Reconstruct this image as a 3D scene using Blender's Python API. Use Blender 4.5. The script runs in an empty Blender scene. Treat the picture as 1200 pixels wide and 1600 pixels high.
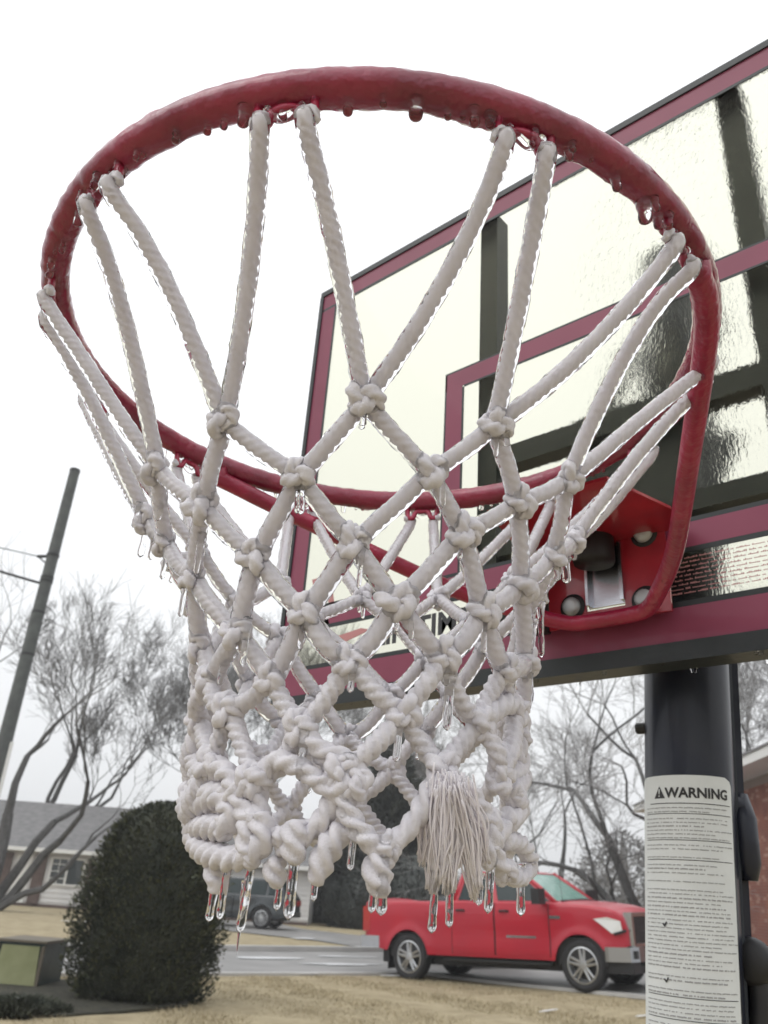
import bpy, bmesh, math, random
import numpy as np
from mathutils import Vector, Matrix
from math import sin, cos, pi, radians as rad
random.seed(5)
rng = np.random.RandomState(11)
sc = bpy.context.scene
col = sc.collection
KN={(1,15):(0.1468,0.019,-0.1356),(1,45):(0.1196,0.075,-0.1477),(1,75):(0.0334,0.1363,-0.1374),(1,105):(-0.0441,0.1412,-0.1379),(1,135):(-0.092,0.0979,-0.1425),(1,165):(-0.1349,0.0433,-0.1387),(1,195):(-0.142,-0.0345,-0.1362),(1,225):(-0.0979,-0.1095,-0.1499),(1,255):(-0.0494,-0.1374,-0.1385),(1,285):(0.0258,-0.1459,-0.1357),(1,315):(0.1003,-0.112,-0.1322),(1,345):(0.142,-0.0516,-0.1312),(2,0):(0.1336,-0.0154,-0.1613),(2,30):(0.1222,0.042,-0.1714),(2,60):(0.07,0.1083,-0.1669),(2,90):(0.0011,0.1238,-0.1709),(2,120):(-0.0617,0.1084,-0.1657),(2,150):(-0.1107,0.0596,-0.1675),(2,180):(-0.1311,0.0015,-0.1713),(2,210):(-0.116,-0.0698,-0.1623),(2,240):(-0.0766,-0.1045,-0.1709),(2,270):(-0.0066,-0.129,-0.1719),(2,300):(0.0604,-0.1166,-0.1675),(2,330):(0.1142,-0.0714,-0.1609),(3,15):(0.1141,0.0177,-0.1975),(3,45):(0.0788,0.0768,-0.1939),(3,75):(0.0283,0.1081,-0.1962),(3,105):(-0.0275,0.1071,-0.2013),(3,135):(-0.0764,0.0799,-0.2008),(3,165):(-0.1086,0.028,-0.1937),(3,195):(-0.1044,-0.0274,-0.2007),(3,225):(-0.0752,-0.0754,-0.2016),(3,255):(-0.0345,-0.1072,-0.2047),(3,285):(0.0244,-0.11,-0.2048),(3,315):(0.0755,-0.0864,-0.1988),(3,345):(0.1146,-0.0417,-0.1854),(4,0):(0.109,-0.0143,-0.222),(4,30):(0.0941,0.0534,-0.2322),(4,60):(0.053,0.0948,-0.229),(4,90):(0.0001,0.1038,-0.2335),(4,120):(-0.0484,0.0924,-0.2311),(4,150):(-0.089,0.0581,-0.2373),(4,180):(-0.1024,-0.0001,-0.2352),(4,210):(-0.0898,-0.0508,-0.2293),(4,240):(-0.0515,-0.0818,-0.2372),(4,270):(0.0065,-0.101,-0.243),(4,300):(0.0501,-0.092,-0.2358),(4,330):(0.0881,-0.0625,-0.2279),(5,15):(0.1043,0.0161,-0.2469),(5,45):(0.0719,0.0665,-0.2662),(5,75):(0.0326,0.0996,-0.2614),(5,105):(-0.0225,0.0984,-0.2598),(5,135):(-0.0695,0.0706,-0.2648),(5,165):(-0.093,0.0294,-0.2593),(5,195):(-0.0933,-0.0242,-0.2591),(5,225):(-0.0661,-0.0641,-0.2604),(5,255):(-0.0255,-0.0908,-0.2629),(5,285):(0.0283,-0.0911,-0.269),(5,315):(0.0664,-0.0729,-0.26),(5,345):(0.0974,-0.0341,-0.251),(6,0):(0.1012,-0.0043,-0.2813),(6,30):(0.0951,0.0403,-0.2659),(6,60):(0.0556,0.0865,-0.2916),(6,90):(-0.0001,0.1019,-0.2846),(6,120):(-0.0384,0.0882,-0.2875),(6,150):(-0.0783,0.0494,-0.2829),(6,180):(-0.086,0.0078,-0.2885),(6,210):(-0.075,-0.0454,-0.2931),(6,240):(-0.0491,-0.076,-0.2813),(6,270):(-0.0024,-0.0918,-0.2827),(6,300):(0.0451,-0.0822,-0.294),(6,330):(0.0852,-0.0491,-0.2835),(7,15):(0.1026,0.0105,-0.3076),(7,45):(0.0713,0.0703,-0.3183),(7,75):(0.0291,0.0999,-0.3175),(7,105):(-0.0162,0.0996,-0.3143),(7,135):(-0.0575,0.0706,-0.3085),(7,165):(-0.0873,0.0365,-0.3193),(7,195):(-0.0811,-0.0202,-0.3135),(7,225):(-0.0613,-0.0639,-0.3169),(7,255):(-0.0142,-0.0882,-0.3104),(7,285):(0.0229,-0.0888,-0.32),(7,315):(0.065,-0.0707,-0.3159),(7,345):(0.0957,-0.0304,-0.3082)}
SAG={(315, 1): [0.1584, -0.1144, -0.0705], (345, 1): [0.1922, -0.0256, -0.079], (15, 1): [0.1768, 0.0643, -0.08], (45, -1): [0.1595, 0.1016, -0.0806], (285, -1): [0.0203, -0.194, -0.0694], (285, 1): [0.0705, -0.1774, -0.0718], (315, -1): [0.1148, -0.1563, -0.072], (345, -1): [0.1786, -0.0794, -0.0706], (15, -1): [0.1966, 0.0117, -0.0625], (255, 1): [-0.0286, -0.1911, -0.0674], (255, -1): [-0.0819, -0.1762, -0.0787], (225, 1): [-0.1143, -0.1563, -0.0806]}
STROKES=[([(-0.0045, -0.0849, -0.3565), (-0.0062, -0.0831, -0.3655), (-0.0019, -0.0825, -0.373)], 0.0078), ([(0.0252, -0.0903, -0.3331), (0.0237, -0.0889, -0.3474), (0.027, -0.0869, -0.3611)], 0.0088), ([(0.0369, -0.0819, -0.3542), (0.0364, -0.0809, -0.3627), (0.0392, -0.0791, -0.3687)], 0.0068), ([(0.0489, -0.0819, -0.3378), (0.0482, -0.081, -0.3507), (0.0494, -0.0798, -0.3583)], 0.0095), ([(0.0669, -0.0675, -0.3393), (0.0596, -0.0712, -0.3526), (0.0557, -0.0723, -0.3665)], 0.009), ([(0.0672, -0.0728, -0.3177), (0.071, -0.0689, -0.3342), (0.078, -0.0616, -0.345), (0.0842, -0.0545, -0.3472), (0.0906, -0.0461, -0.3378), (0.0954, -0.0391, -0.3232), (0.0975, -0.0327, -0.3096)], 0.0068), ([(0.082, -0.0552, -0.3482), (0.0805, -0.056, -0.3595), (0.0824, -0.0526, -0.3694)], 0.009), ([(0.023, -0.0886, -0.3215), (0.0287, -0.0854, -0.3396), (0.0419, -0.0808, -0.3471), (0.0573, -0.0743, -0.3385), (0.065, -0.0706, -0.3174)], 0.0068), ([(-0.029, -0.0827, -0.3317), (-0.004, -0.0908, -0.3278), (0.0096, -0.0911, -0.3349), (0.0046, -0.0898, -0.3421), (-0.0202, -0.0848, -0.3417), (-0.0463, -0.0712, -0.3432), (-0.0254, -0.0813, -0.352), (0.0022, -0.0881, -0.3566), (0.0223, -0.0884, -0.3555), (0.0324, -0.0874, -0.3471), (0.0291, -0.0894, -0.3355)], 0.008), ([(-0.0116, -0.0902, -0.3108), (-0.0392, -0.0793, -0.314), (-0.0235, -0.0859, -0.3232), (0.0069, -0.0914, -0.3262), (0.0254, -0.0907, -0.3219)], 0.0078), ([(-0.0491, -0.076, -0.2813), (-0.0532, -0.0751, -0.2939), (-0.0522, -0.0732, -0.3047), (-0.027, -0.0842, -0.3185)], 0.0078), ([(0.1012, -0.0043, -0.2813), (0.1002, 0.0237, -0.2652), (0.0883, 0.0575, -0.262), (0.0882, 0.0575, -0.2766), (0.0899, 0.0503, -0.2909), (0.0898, 0.0566, -0.3009), (0.1004, 0.0297, -0.3134), (0.0964, 0.0438, -0.3192), (0.1029, 0.0193, -0.3294)], 0.0078), ([(0.1043, 0.0079, -0.308), (0.0905, 0.0535, -0.2959), (0.0883, 0.0543, -0.2839), (0.1031, 0.0097, -0.296)], 0.0068), ([(0.1029, 0.0193, -0.3294), (0.1036, 0.0074, -0.343), (0.1024, 0.02, -0.3535), (0.0942, 0.0487, -0.3547), (0.0924, 0.0604, -0.3458), (0.0973, 0.0419, -0.3381), (0.1033, 0.0156, -0.3383)], 0.0064), ([(0.0962, -0.0311, -0.3093), (0.1026, -0.0128, -0.3187), (0.1042, 0.0023, -0.3326), (0.1042, 0.0066, -0.3445)], 0.0068), ([(0.0246, -0.09, -0.3218), (0.0349, -0.0879, -0.3109), (0.0487, -0.0827, -0.3139), (0.0597, -0.0769, -0.3211), (0.0665, -0.0721, -0.3176)], 0.0066), ([(-0.0108, -0.0908, -0.3109), (0.0068, -0.0928, -0.3184), (0.0183, -0.0911, -0.3332), (0.0273, -0.089, -0.3414)], 0.0072), ([(0.0473, -0.0843, -0.2945), (0.0575, -0.0792, -0.3044), (0.0699, -0.0707, -0.3099), (0.0743, -0.0672, -0.3202), (0.0658, -0.0736, -0.3253), (0.0587, -0.0786, -0.3182)], 0.0066), ([(0.1037, 0.006, -0.3234), (0.1034, 0.0019, -0.3388), (0.1029, 0.0028, -0.3539)], 0.008)]
ICICLES=[((-0.0098, -0.0795, -0.3736), 0.016, 0.00247), ((0.0075, -0.0872, -0.3579), 0.03, 0.00242), ((0.0145, -0.0807, -0.3733), 0.0285, 0.00143), ((0.0241, -0.0855, -0.3594), 0.033, 0.00252), ((0.0377, -0.0783, -0.3676), 0.014, 0.00216), ((0.048, -0.08, -0.3563), 0.0285, 0.00338), ((0.0547, -0.0714, -0.366), 0.0105, 0.00198), ((0.075, -0.0685, -0.3474), 0.015, 0.00197), ((0.0754, -0.0525, -0.3692), 0.0105, 0.00198), ((0.0852, -0.0577, -0.3497), 0.0305, 0.00303), ((0.0882, -0.0543, -0.2943), 0.0175, 0.00242), ((0.0938, -0.028, -0.3631), 0.0235, 0.00248), ((0.0971, -0.021, -0.3612), 0.0225, 0.0025), ((0.1006, -0.0016, -0.3624), 0.011, 0.00225), ((0.1033, 0.0051, -0.3552), 0.0215, 0.00261), ((0.0958, 0.0448, -0.3548), 0.0225, 0.00263), ((0.1182, 0.0906, -0.1487), 0.022, 0.00304), ((0.1085, 0.0847, -0.158), 0.0175, 0.00303), ((0.0723, -0.0749, -0.2679), 0.0125, 0.0023), ((0.0945, 0.0745, -0.1935), 0.034, 0.00253), ((0.0971, 0.0586, -0.2114), 0.0335, 0.00325), ((-0.0679, -0.0962, -0.2159), 0.02, 0.00201), ((-0.0653, -0.091, -0.217), 0.017, 0.00202), ((-0.1065, -0.1077, -0.1313), 0.0265, 0.00267), ((-0.0882, -0.1079, -0.1685), 0.015, 0.00254), ((-0.0967, -0.1192, -0.1484), 0.015, 0.00171), ((0.0623, -0.1158, -0.1794), 0.0135, 0.00239), ((0.1011, -0.0309, -0.2679), 0.025, 0.00304), ((-0.0618, -0.0882, -0.2496), 0.009, 0.00236), ((-0.0771, -0.1263, -0.1378), 0.014, 0.00209), ((0.141, 0.1569, -0.0398), 0.015, 0.00248), ((-0.0148, -0.1215, -0.1914), 0.022, 0.00223), ((0.0817, -0.0855, -0.2081), 0.0215, 0.00169), ((0.1207, -0.0695, -0.1647), 0.021, 0.00171), ((0.0179, -0.1045, -0.2438), 0.023, 0.00208), ((0.0952, -0.0598, -0.2347), 0.0175, 0.00168), ((0.0005, -0.0987, -0.2633), 0.018, 0.00282), ((0.1115, -0.0147, -0.2318), 0.0185, 0.00212), ((0.0519, -0.0853, -0.302), 0.0215, 0.00289), ((0.0723, -0.0728, -0.3134), 0.0265, 0.00251)]
TASSEL=((0.1057, -0.0374, -0.3172),[(0.0907, -0.0264, -0.3651), (0.0975, -0.0209, -0.364), (0.0966, -0.0272, -0.3601), (0.1026, -0.0088, -0.3661), (0.1092, -0.0087, -0.35), (0.1065, -0.0111, -0.3618), (0.0882, -0.0311, -0.352)])
DROPS=[(289.0, 0.9), (294.5, 1.3), (312.0, 0.8), (316.0, 1.5), (320.0, 0.8), (325.0, 0.9), (344.5, 1.1), (351.0, 1.6), (284.5, 0.6), (278.5, 0.7), (216.5, 0.9), (210.5, 1.0), (167.0, 0.9), (135.0, 0.7), (56.5, 1.0)]
CAMP=[1256.675299, 0.356344, -0.36921, -0.367764, 0.743564, 0.441929, 0.070054, 0.392389, 0.532856, 0.240819, 0.611861, -0.133851, 0.313631, -0.000118, -0.030333]

# ------------------------------------------------------------------ camera
FPX, CX, CY, CZ, YAW, PITCH, ROLL = CAMP[:7]
CAM = np.array([CX, CY, CZ])
FH = np.array([-sin(YAW), cos(YAW), 0.0]); RH = np.array([cos(YAW), sin(YAW), 0.0]); UP = np.array([0, 0, 1.0])
f_ = FH*cos(PITCH)+UP*sin(PITCH); r0 = RH.copy(); u0 = np.cross(r0, f_)
r_ = cos(ROLL)*r0+sin(ROLL)*u0; u_ = -sin(ROLL)*r0+cos(ROLL)*u0
cd = bpy.data.cameras.new('camera'); cam = bpy.data.objects.new('camera', cd); col.objects.link(cam)
M = Matrix([[r_[0], u_[0], -f_[0], CX], [r_[1], u_[1], -f_[1], CY], [r_[2], u_[2], -f_[2], CZ], [0, 0, 0, 1]])
cam.matrix_world = M
cd.sensor_fit = 'VERTICAL'; cd.sensor_height = 7.0; cd.sensor_width = 5.25
cd.lens = FPX/1600*7.0
cd.clip_start = 0.02; cd.clip_end = 900
cd.dof.use_dof = True; cd.dof.focus_distance = 0.50; cd.dof.aperture_fstop = cd.lens/1.7
sc.camera = cam
# ------------------------------------------------------------------ world, sun, exposure
w = bpy.data.worlds.new('World'); sc.world = w; w.use_nodes = True
nt = w.node_tree; nt.nodes.clear()
sky = nt.nodes.new('ShaderNodeTexSky'); sky.sky_type = 'NISHITA'; sky.sun_disc = False
SUN_EL, SUN_AZ = 48, 200
sky.sun_elevation = rad(SUN_EL); sky.sun_rotation = rad(SUN_AZ); sky.dust_density = 5; sky.air_density = 1.5
hs = nt.nodes.new('ShaderNodeHueSaturation'); hs.inputs['Saturation'].default_value = 0.12
mx = nt.nodes.new('ShaderNodeMix'); mx.data_type = 'RGBA'; mx.inputs[0].default_value = 0.86
mx.inputs[7].default_value = (10.4, 10.6, 10.85, 1)
bg = nt.nodes.new('ShaderNodeBackground'); bg.inputs['Strength'].default_value = 0.10
ow = nt.nodes.new('ShaderNodeOutputWorld')
nt.links.new(sky.outputs[0], hs.inputs['Color']); nt.links.new(hs.outputs[0], mx.inputs[6])
wtc = nt.nodes.new('ShaderNodeTexCoord'); wsx = nt.nodes.new('ShaderNodeSeparateXYZ'); wmr = nt.nodes.new('ShaderNodeMapRange')
wmr.inputs[1].default_value = 0; wmr.inputs[2].default_value = .9; wmr.inputs[3].default_value = .73; wmr.inputs[4].default_value = 1.18
wsc = nt.nodes.new('ShaderNodeVectorMath'); wsc.operation = 'SCALE'
nt.links.new(wtc.outputs['Generated'], wsx.inputs[0]); nt.links.new(wsx.outputs['Z'], wmr.inputs[0]); nt.links.new(wmr.outputs[0], wsc.inputs['Scale']); nt.links.new(mx.outputs[2], wsc.inputs[0])
nt.links.new(wsc.outputs[0], bg.inputs['Color']); nt.links.new(bg.outputs[0], ow.inputs['Surface'])
sl = bpy.data.lights.new('sun', 'SUN'); sl.energy = 0.5; sl.angle = rad(40); sl.color = (1, .98, .95)
so = bpy.data.objects.new('sun', sl); col.objects.link(so)
so.rotation_euler = (rad(90-SUN_EL), 0, rad(180-SUN_AZ)+0)
sc.view_settings.view_transform = 'Standard'; sc.view_settings.look = 'None'
sc.view_settings.exposure = 0.38; sc.view_settings.gamma = 1; sc.view_settings.use_curve_mapping = False
cy = sc.cycles
cy.use_denoising = True; cy.max_bounces = 24; cy.transmission_bounces = 18; cy.transparent_max_bounces = 12
cy.diffuse_bounces = 10; cy.glossy_bounces = 8; cy.caustics_refractive = True; cy.caustics_reflective = False
cy.sample_clamp_indirect = 4.0; cy.blur_glossy = 0.3
# ------------------------------------------------------------------ materials
MAT = {}
def principled(name, color, rough=.6, metal=0, spec=.5, coat=0, noise=None, bump=None, trans=0, ior=1.45, sheen=0):
    m = bpy.data.materials.new(name); m.use_nodes = True; n = m.node_tree; b = n.nodes['Principled BSDF']
    b.inputs['Base Color'].default_value = (*color, 1); b.inputs['Roughness'].default_value = rough
    b.inputs['Metallic'].default_value = metal; b.inputs['Specular IOR Level'].default_value = spec
    b.inputs['Coat Weight'].default_value = coat; b.inputs['Coat Roughness'].default_value = .06
    b.inputs['Transmission Weight'].default_value = trans; b.inputs['IOR'].default_value = ior
    b.inputs['Sheen Weight'].default_value = sheen
    tc = n.nodes.new('ShaderNodeTexCoord')
    if noise:   # (scale, color2, detail, coordinate)
        t = n.nodes.new('ShaderNodeTexNoise'); t.inputs['Scale'].default_value = noise[0]; t.inputs['Detail'].default_value = noise[2]
        cr = n.nodes.new('ShaderNodeValToRGB'); cr.color_ramp.elements[0].position = .35; cr.color_ramp.elements[1].position = .68
        cr.color_ramp.elements[0].color = (*color, 1); cr.color_ramp.elements[1].color = (*noise[1], 1)
        n.links.new(tc.outputs['Object'], t.inputs['Vector']); n.links.new(t.outputs['Fac'], cr.inputs[0]); n.links.new(cr.outputs[0], b.inputs['Base Color'])
    if bump:    # (scale, strength, distance[, detail])
        t2 = n.nodes.new('ShaderNodeTexNoise'); t2.inputs['Scale'].default_value = bump[0]; t2.inputs['Detail'].default_value = bump[3] if len(bump) > 3 else 3
        bm_ = n.nodes.new('ShaderNodeBump'); bm_.inputs['Strength'].default_value = bump[1]; bm_.inputs['Distance'].default_value = bump[2]
        n.links.new(tc.outputs['Object'], t2.inputs['Vector']); n.links.new(t2.outputs['Fac'], bm_.inputs['Height']); n.links.new(bm_.outputs[0], b.inputs['Normal'])
        if coat: n.links.new(bm_.outputs[0], b.inputs['Coat Normal'])
    MAT[name] = m; return m
principled('rope', (.965, .94, .965), .85, noise=(90, (.90, .872, .905), 4), bump=(1400, .5, .0006, 5), sheen=.2, spec=.25)
# a little light passes through the cotton
def add_translucent(m, c, f):
    n = m.node_tree; b = n.nodes['Principled BSDF']; o = n.nodes['Material Output']
    t = n.nodes.new('ShaderNodeBsdfTranslucent'); t.inputs['Color'].default_value = (*c, 1)
    x = n.nodes.new('ShaderNodeMixShader'); x.inputs[0].default_value = f
    n.links.new(b.outputs[0], x.inputs[1]); n.links.new(t.outputs[0], x.inputs[2]); n.links.new(x.outputs[0], o.inputs['Surface'])
add_translucent(MAT['rope'], (.96, .93, .955), .28)
def glassmat(name, color, rough, ior, bump=None):
    m = bpy.data.materials.new(name); m.use_nodes = True; n = m.node_tree; n.nodes.remove(n.nodes['Principled BSDF'])
    g = n.nodes.new('ShaderNodeBsdfGlass'); g.inputs['Color'].default_value = (*color, 1); g.inputs['Roughness'].default_value = rough; g.inputs['IOR'].default_value = ior
    n.links.new(g.outputs[0], n.nodes['Material Output'].inputs['Surface'])
    if bump:
        tc = n.nodes.new('ShaderNodeTexCoord'); t2 = n.nodes.new('ShaderNodeTexNoise'); t2.inputs['Scale'].default_value = bump[0]; t2.inputs['Detail'].default_value = 2
        b = n.nodes.new('ShaderNodeBump'); b.inputs['Strength'].default_value = bump[1]; b.inputs['Distance'].default_value = bump[2]
        n.links.new(tc.outputs['Object'], t2.inputs['Vector']); n.links.new(t2.outputs['Fac'], b.inputs['Height']); n.links.new(b.outputs[0], g.inputs['Normal'])
    MAT[name] = m; return m
glassmat('ice', (.995, .995, 1.0), .0, 1.31, (300, .15, .0008))
principled('dimmed_rope', (.69, .67, .71), .7, coat=.45, noise=(110, (.58, .56, .60), 4), bump=(1300, .6, .0007, 5), sheen=.2)  # same cotton as the iced rope, dimmer light put into its colour; glazed coat
glassmat('clear_ice', (1, 1, 1), .06, 1.25, (160, .3, .0012))
principled('rim_paint', (.38, .016, .060), .4, coat=.4, bump=(140, .5, .003, 2), noise=(22, (.25, .011, .040), 4))
principled('bracket_paint', (.42, .022, .038), .3, coat=.7, noise=(30, (.30, .015, .03), 3), bump=(60, .1, .002))
principled('board_red', (.33, .075, .135), .5, coat=.25, noise=(14, (.29, .062, .115), 2))
add_translucent(MAT['board_red'], (.42, .10, .18), .35)
principled('board_black', (.022, .026, .028), .45, spec=.35, coat=.1, bump=(90, .2, .002))
principled('frame_metal', (.022, .027, .037), .5, spec=.35, bump=(70, .15, .002), noise=(20, (.03, .036, .046), 3))
principled('pole_paint', (.008, .011, .026), .33, spec=.4, coat=.15, bump=(30, .15, .003, 3), noise=(12, (.02, .023, .033), 4))
principled('chrome', (.60, .62, .66), .22, metal=1)
principled('dull_chrome', (.42, .43, .45), .3, metal=1)
principled('bolt_metal', (.50, .54, .55), .5, metal=.5, bump=(500, .2, .0005))
principled('sticker', (.69, .72, .725), .5, noise=(18, (.64, .67, .675), 4), bump=(40, .15, .001))
principled('print_black', (.04, .04, .045), .6)
principled('print_grey', (.30, .30, .31), .6)
principled('print_charcoal', (.085, .085, .09), .6)
principled('print_red', (.45, .20, .20), .6)
principled('lawn', (.37, .315, .21), .95, spec=.1, noise=(3.0, (.27, .225, .145), 9), bump=(9, .8, .05, 8))
principled('straw', (.45, .385, .26), .9, spec=.1, noise=(2.2, (.30, .255, .165), 4))
principled('asphalt', (.20, .195, .19), .45, noise=(1.2, (.27, .262, .255), 6), bump=(30, .2, .01))
principled('concrete', (.46, .45, .43), .4, noise=(2.0, (.38, .37, .36), 5))
principled('snow', (.62, .63, .64), .35, noise=(5, (.7, .71, .72), 3), bump=(12, .4, .02))
principled('bark', (.085, .083, .082), .8, noise=(6, (.05, .049, .048), 5), bump=(30, .6, .02, 4))
principled('twig', (.095, .093, .091), .6, noise=(2, (.15, .147, .144), 3))
principled('pale_twig', (.19, .185, .182), .6, noise=(2, (.26, .255, .25), 3))
principled('evergreen', (.032, .038, .028), .6, noise=(2.5, (.062, .066, .046), 4), spec=.3)
principled('evergreen_olive', (.075, .078, .035), .6, noise=(4, (.05, .058, .03), 4))
principled('conifer', (.030, .036, .032), .6, noise=(1.5, (.055, .062, .055), 4))
principled('dark_ground', (.028, .027, .02), .95, noise=(9, (.055, .052, .036), 8), bump=(26, .9, .03, 6))
principled('siding', (.66, .65, .64), .6, noise=(1.5, (.60, .595, .59), 3))
principled('trim_white', (.74, .74, .72), .5)
principled('roof_shingle', (.15, .148, .15), .85, noise=(3.5, (.21, .205, .205), 6), bump=(20, .4, .02))
principled('brown_wood', (.12, .085, .075), .6, noise=(6, (.09, .062, .055), 4))
principled('window_glass', (.05, .06, .065), .08, spec=.8)
principled('brick', (.33, .135, .095), .8, noise=(2.1, (.22, .085, .065), 3), bump=(60, .5, .006))
principled('brick_pale', (.45, .27, .21), .8, noise=(2.1, (.35, .18, .13), 3))
principled('mortar', (.30, .24, .21), .9)
principled('wood_pole', (.105, .115, .11), .75, noise=(5, (.075, .08, .08), 6), bump=(24, .6, .01, 4))
principled('cable', (.03, .032, .034), .5)
principled('cabinet_dark', (.015, .035, .035), .4, noise=(6, (.03, .05, .05), 3))
principled('cabinet_pale', (.33, .335, .19), .45, noise=(2.2, (.20, .22, .10), 4))
principled('cabinet_brown', (.13, .11, .08), .6)
principled('car_red', (.42, .005, .022), .4, coat=.35, spec=.5, noise=(1.1, (.36, .008, .026), 3), bump=(7, .06, .01))
principled('car_dark', (.02, .027, .032), .25, coat=.8)
principled('auto_glass', (.010, .022, .024), .12, spec=.35)
principled('windshield_glass', (.10, .28, .22), .1, spec=.8, coat=.6, noise=(2, (.18, .36, .30), 3))
principled('tyre', (.022, .022, .024), .75, bump=(40, .4, .004))
principled('alloy', (.50, .51, .52), .32, metal=.85)
principled('black_plastic', (.02, .02, .022), .5)
principled('lamp_lens', (.70, .71, .70), .12, spec=.8, coat=1)
principled('tail_lens', (.40, .02, .02), .15, coat=1)
# ------------------------------------------------------------------ helpers
def link(name, verts, faces, mat, parent=None, smooth=False, mats=None, midx=None):
    me = bpy.data.meshes.new(name); me.from_pydata([tuple(map(float, v)) for v in verts], [], faces)
    for m in (mats or [mat]): me.materials.append(MAT[m])
    if midx is not None: me.polygons.foreach_set('material_index', np.array(midx, dtype=np.int32))
    if smooth: me.polygons.foreach_set('use_smooth', np.ones(len(me.polygons), dtype=bool))
    me.update()
    o = bpy.data.objects.new(name, me); col.objects.link(o)
    if parent is not None: o.parent = parent
    return o
def inst(src, name, parent, loc=(0, 0, 0), rot=(0, 0, 0), scale=(1, 1, 1)):
    o = bpy.data.objects.new(name, src.data if hasattr(src, 'data') else src); col.objects.link(o)
    o.parent = parent; o.location = loc; o.rotation_euler = rot; o.scale = scale
    return o
def tag(o, label, cat, group=None, kind=None):
    if label: o['label'] = label
    if cat: o['category'] = cat
    if group: o['group'] = group
    if kind: o['kind'] = kind
    return o
def empty(name, loc=(0, 0, 0), rz=0, rot=None):
    o = bpy.data.objects.new(name, None); col.objects.link(o); o.location = tuple(map(float, loc)); o.rotation_euler = rot if rot is not None else (0, 0, rz)
    o.empty_display_size = .1
    return o
def ground_h(a):
    t = min(max((a-1.3)/5.0, 0), 1); return -1.5+.31*(t*t*(3-2*t)*.55+t*.45)
def W(a, d, z): return CAM+a*RH+d*FH+z*UP
def G(a, d, dz=0): return W(a, d, ground_h(a)+dz)
class MB:
    """collects shapes for one mesh"""
    def __init__(s): s.v = []; s.f = []; s.m = []
    def add(s, v, f, m=0):
        o = len(s.v); s.v += [tuple(map(float, x)) for x in v]; s.f += [tuple(i+o for i in q) for q in f]; s.m += [m]*len(f); return s
    def box(s, x0, x1, y0, y1, z0, z1, m=0, T=None):
        v = [(x, y, z) for z in (z0, z1) for y in (y0, y1) for x in (x0, x1)]
        if T: v = [tuple(T @ Vector(q)) for q in v]
        return s.add(v, [(0, 2, 3, 1), (4, 5, 7, 6), (0, 1, 5, 4), (2, 6, 7, 3), (0, 4, 6, 2), (1, 3, 7, 5)], m)
    def prism(s, poly, y0, y1, axis='y', m=0):
        n = len(poly)
        def P(q, t): return (q[0], t, q[1]) if axis == 'y' else ((t, q[0], q[1]) if axis == 'x' else (q[0], q[1], t))
        v = [P(q, y0) for q in poly]+[P(q, y1) for q in poly]
        return s.add(v, [tuple(range(n))[::-1], tuple(range(n, 2*n))]+[(i, (i+1) % n, n+(i+1) % n, n+i) for i in range(n)], m)
    def tube(s, pts, r, n=6, caps=True, m=0):
        v, f = sweep(pts, r, n, caps=caps); return s.add(v, f, m)
    def lathe(s, prof, n=24, axis='z', c=(0, 0, 0), m=0, a0=0, a1=2*pi):
        full = abs(a1-a0-2*pi) < 1e-6; k = n if full else n+1; v = []
        for r, h in prof:
            for i in range(k):
                t = a0+(a1-a0)*i/n; x, y = r*cos(t), r*sin(t)
                v.append({'z': (x, y, h), 'y': (x, h, y), 'x': (h, x, y)}[axis])
        v = [(q[0]+c[0], q[1]+c[1], q[2]+c[2]) for q in v]; f = []
        for j in range(len(prof)-1):
            for i in range(k if full else k-1):
                f.append((j*k+i, j*k+(i+1) % k, (j+1)*k+(i+1) % k, (j+1)*k+i))
        return s.add(v, f, m)
    def build(s, name, mat, parent=None, smooth=False):
        mats = mat if isinstance(mat, (list, tuple)) else None
        return link(name, s.v, s.f, mat if not mats else None, parent, smooth, mats, s.m if mats else None)
def catmull(P, step, closed=False):
    P = [np.array(p, float) for p in P]; out = []
    if closed: Q = [P[-1]]+P+[P[0], P[1]]
    else: Q = [2*P[0]-P[1]]+P+[2*P[-1]-P[-2]]
    for i in range(1, len(Q)-2):
        a, b, c, d = Q[i-1:i+3]; n = max(2, int(np.linalg.norm(c-b)/step))
        for k in range(n):
            t = k/n; out.append(.5*((2*b)+(-a+c)*t+(2*a-5*b+4*c-d)*t*t+(-a+3*b-3*c+d)*t**3))
    if not closed: out.append(Q[-2])
    return np.array(out)
def frames(P, closed=False):
    P = np.asarray(P, float)
    T = np.gradient(P, axis=0) if not closed else (np.roll(P, -1, 0)-np.roll(P, 1, 0))
    T /= np.linalg.norm(T, axis=1)[:, None]+1e-12
    a = np.array([0, 0, 1.0]) if abs(T[0][2]) < .9 else np.array([1.0, 0, 0])
    N = np.empty_like(P); n = a-T[0]*(a@T[0]); n /= np.linalg.norm(n); N[0] = n
    for i in range(1, len(P)):
        n = n-T[i]*(n@T[i]); l = np.linalg.norm(n); n = n/l if l > 1e-9 else N[i-1]; N[i] = n
    return T, N, np.cross(T, N)
def sweep(P, r, n=6, caps=True, closed=False, section=None):
    """r: number, list, or None with section(i, angles)->radii"""
    P = np.asarray(P, float); T, N, B = frames(P, closed); k = len(P); a = np.arange(n)*2*pi/n
    rr = np.broadcast_to(np.asarray(r, float).reshape(-1, 1) if np.ndim(r) else float(r), (k, n)) if section is None else section(a)
    V = P[:, None, :]+rr[:, :, None]*(np.cos(a)[None, :, None]*N[:, None, :]+np.sin(a)[None, :, None]*B[:, None, :])
    F = []
    for j in range(k if closed else k-1):
        j2 = (j+1) % k
        for i in range(n): i2 = (i+1) % n; F.append((j*n+i, j*n+i2, j2*n+i2, j2*n+i))
    if caps and not closed: F += [tuple(range(n))[::-1], tuple((k-1)*n+i for i in range(n))]
    return V.reshape(-1, 3), F
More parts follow.
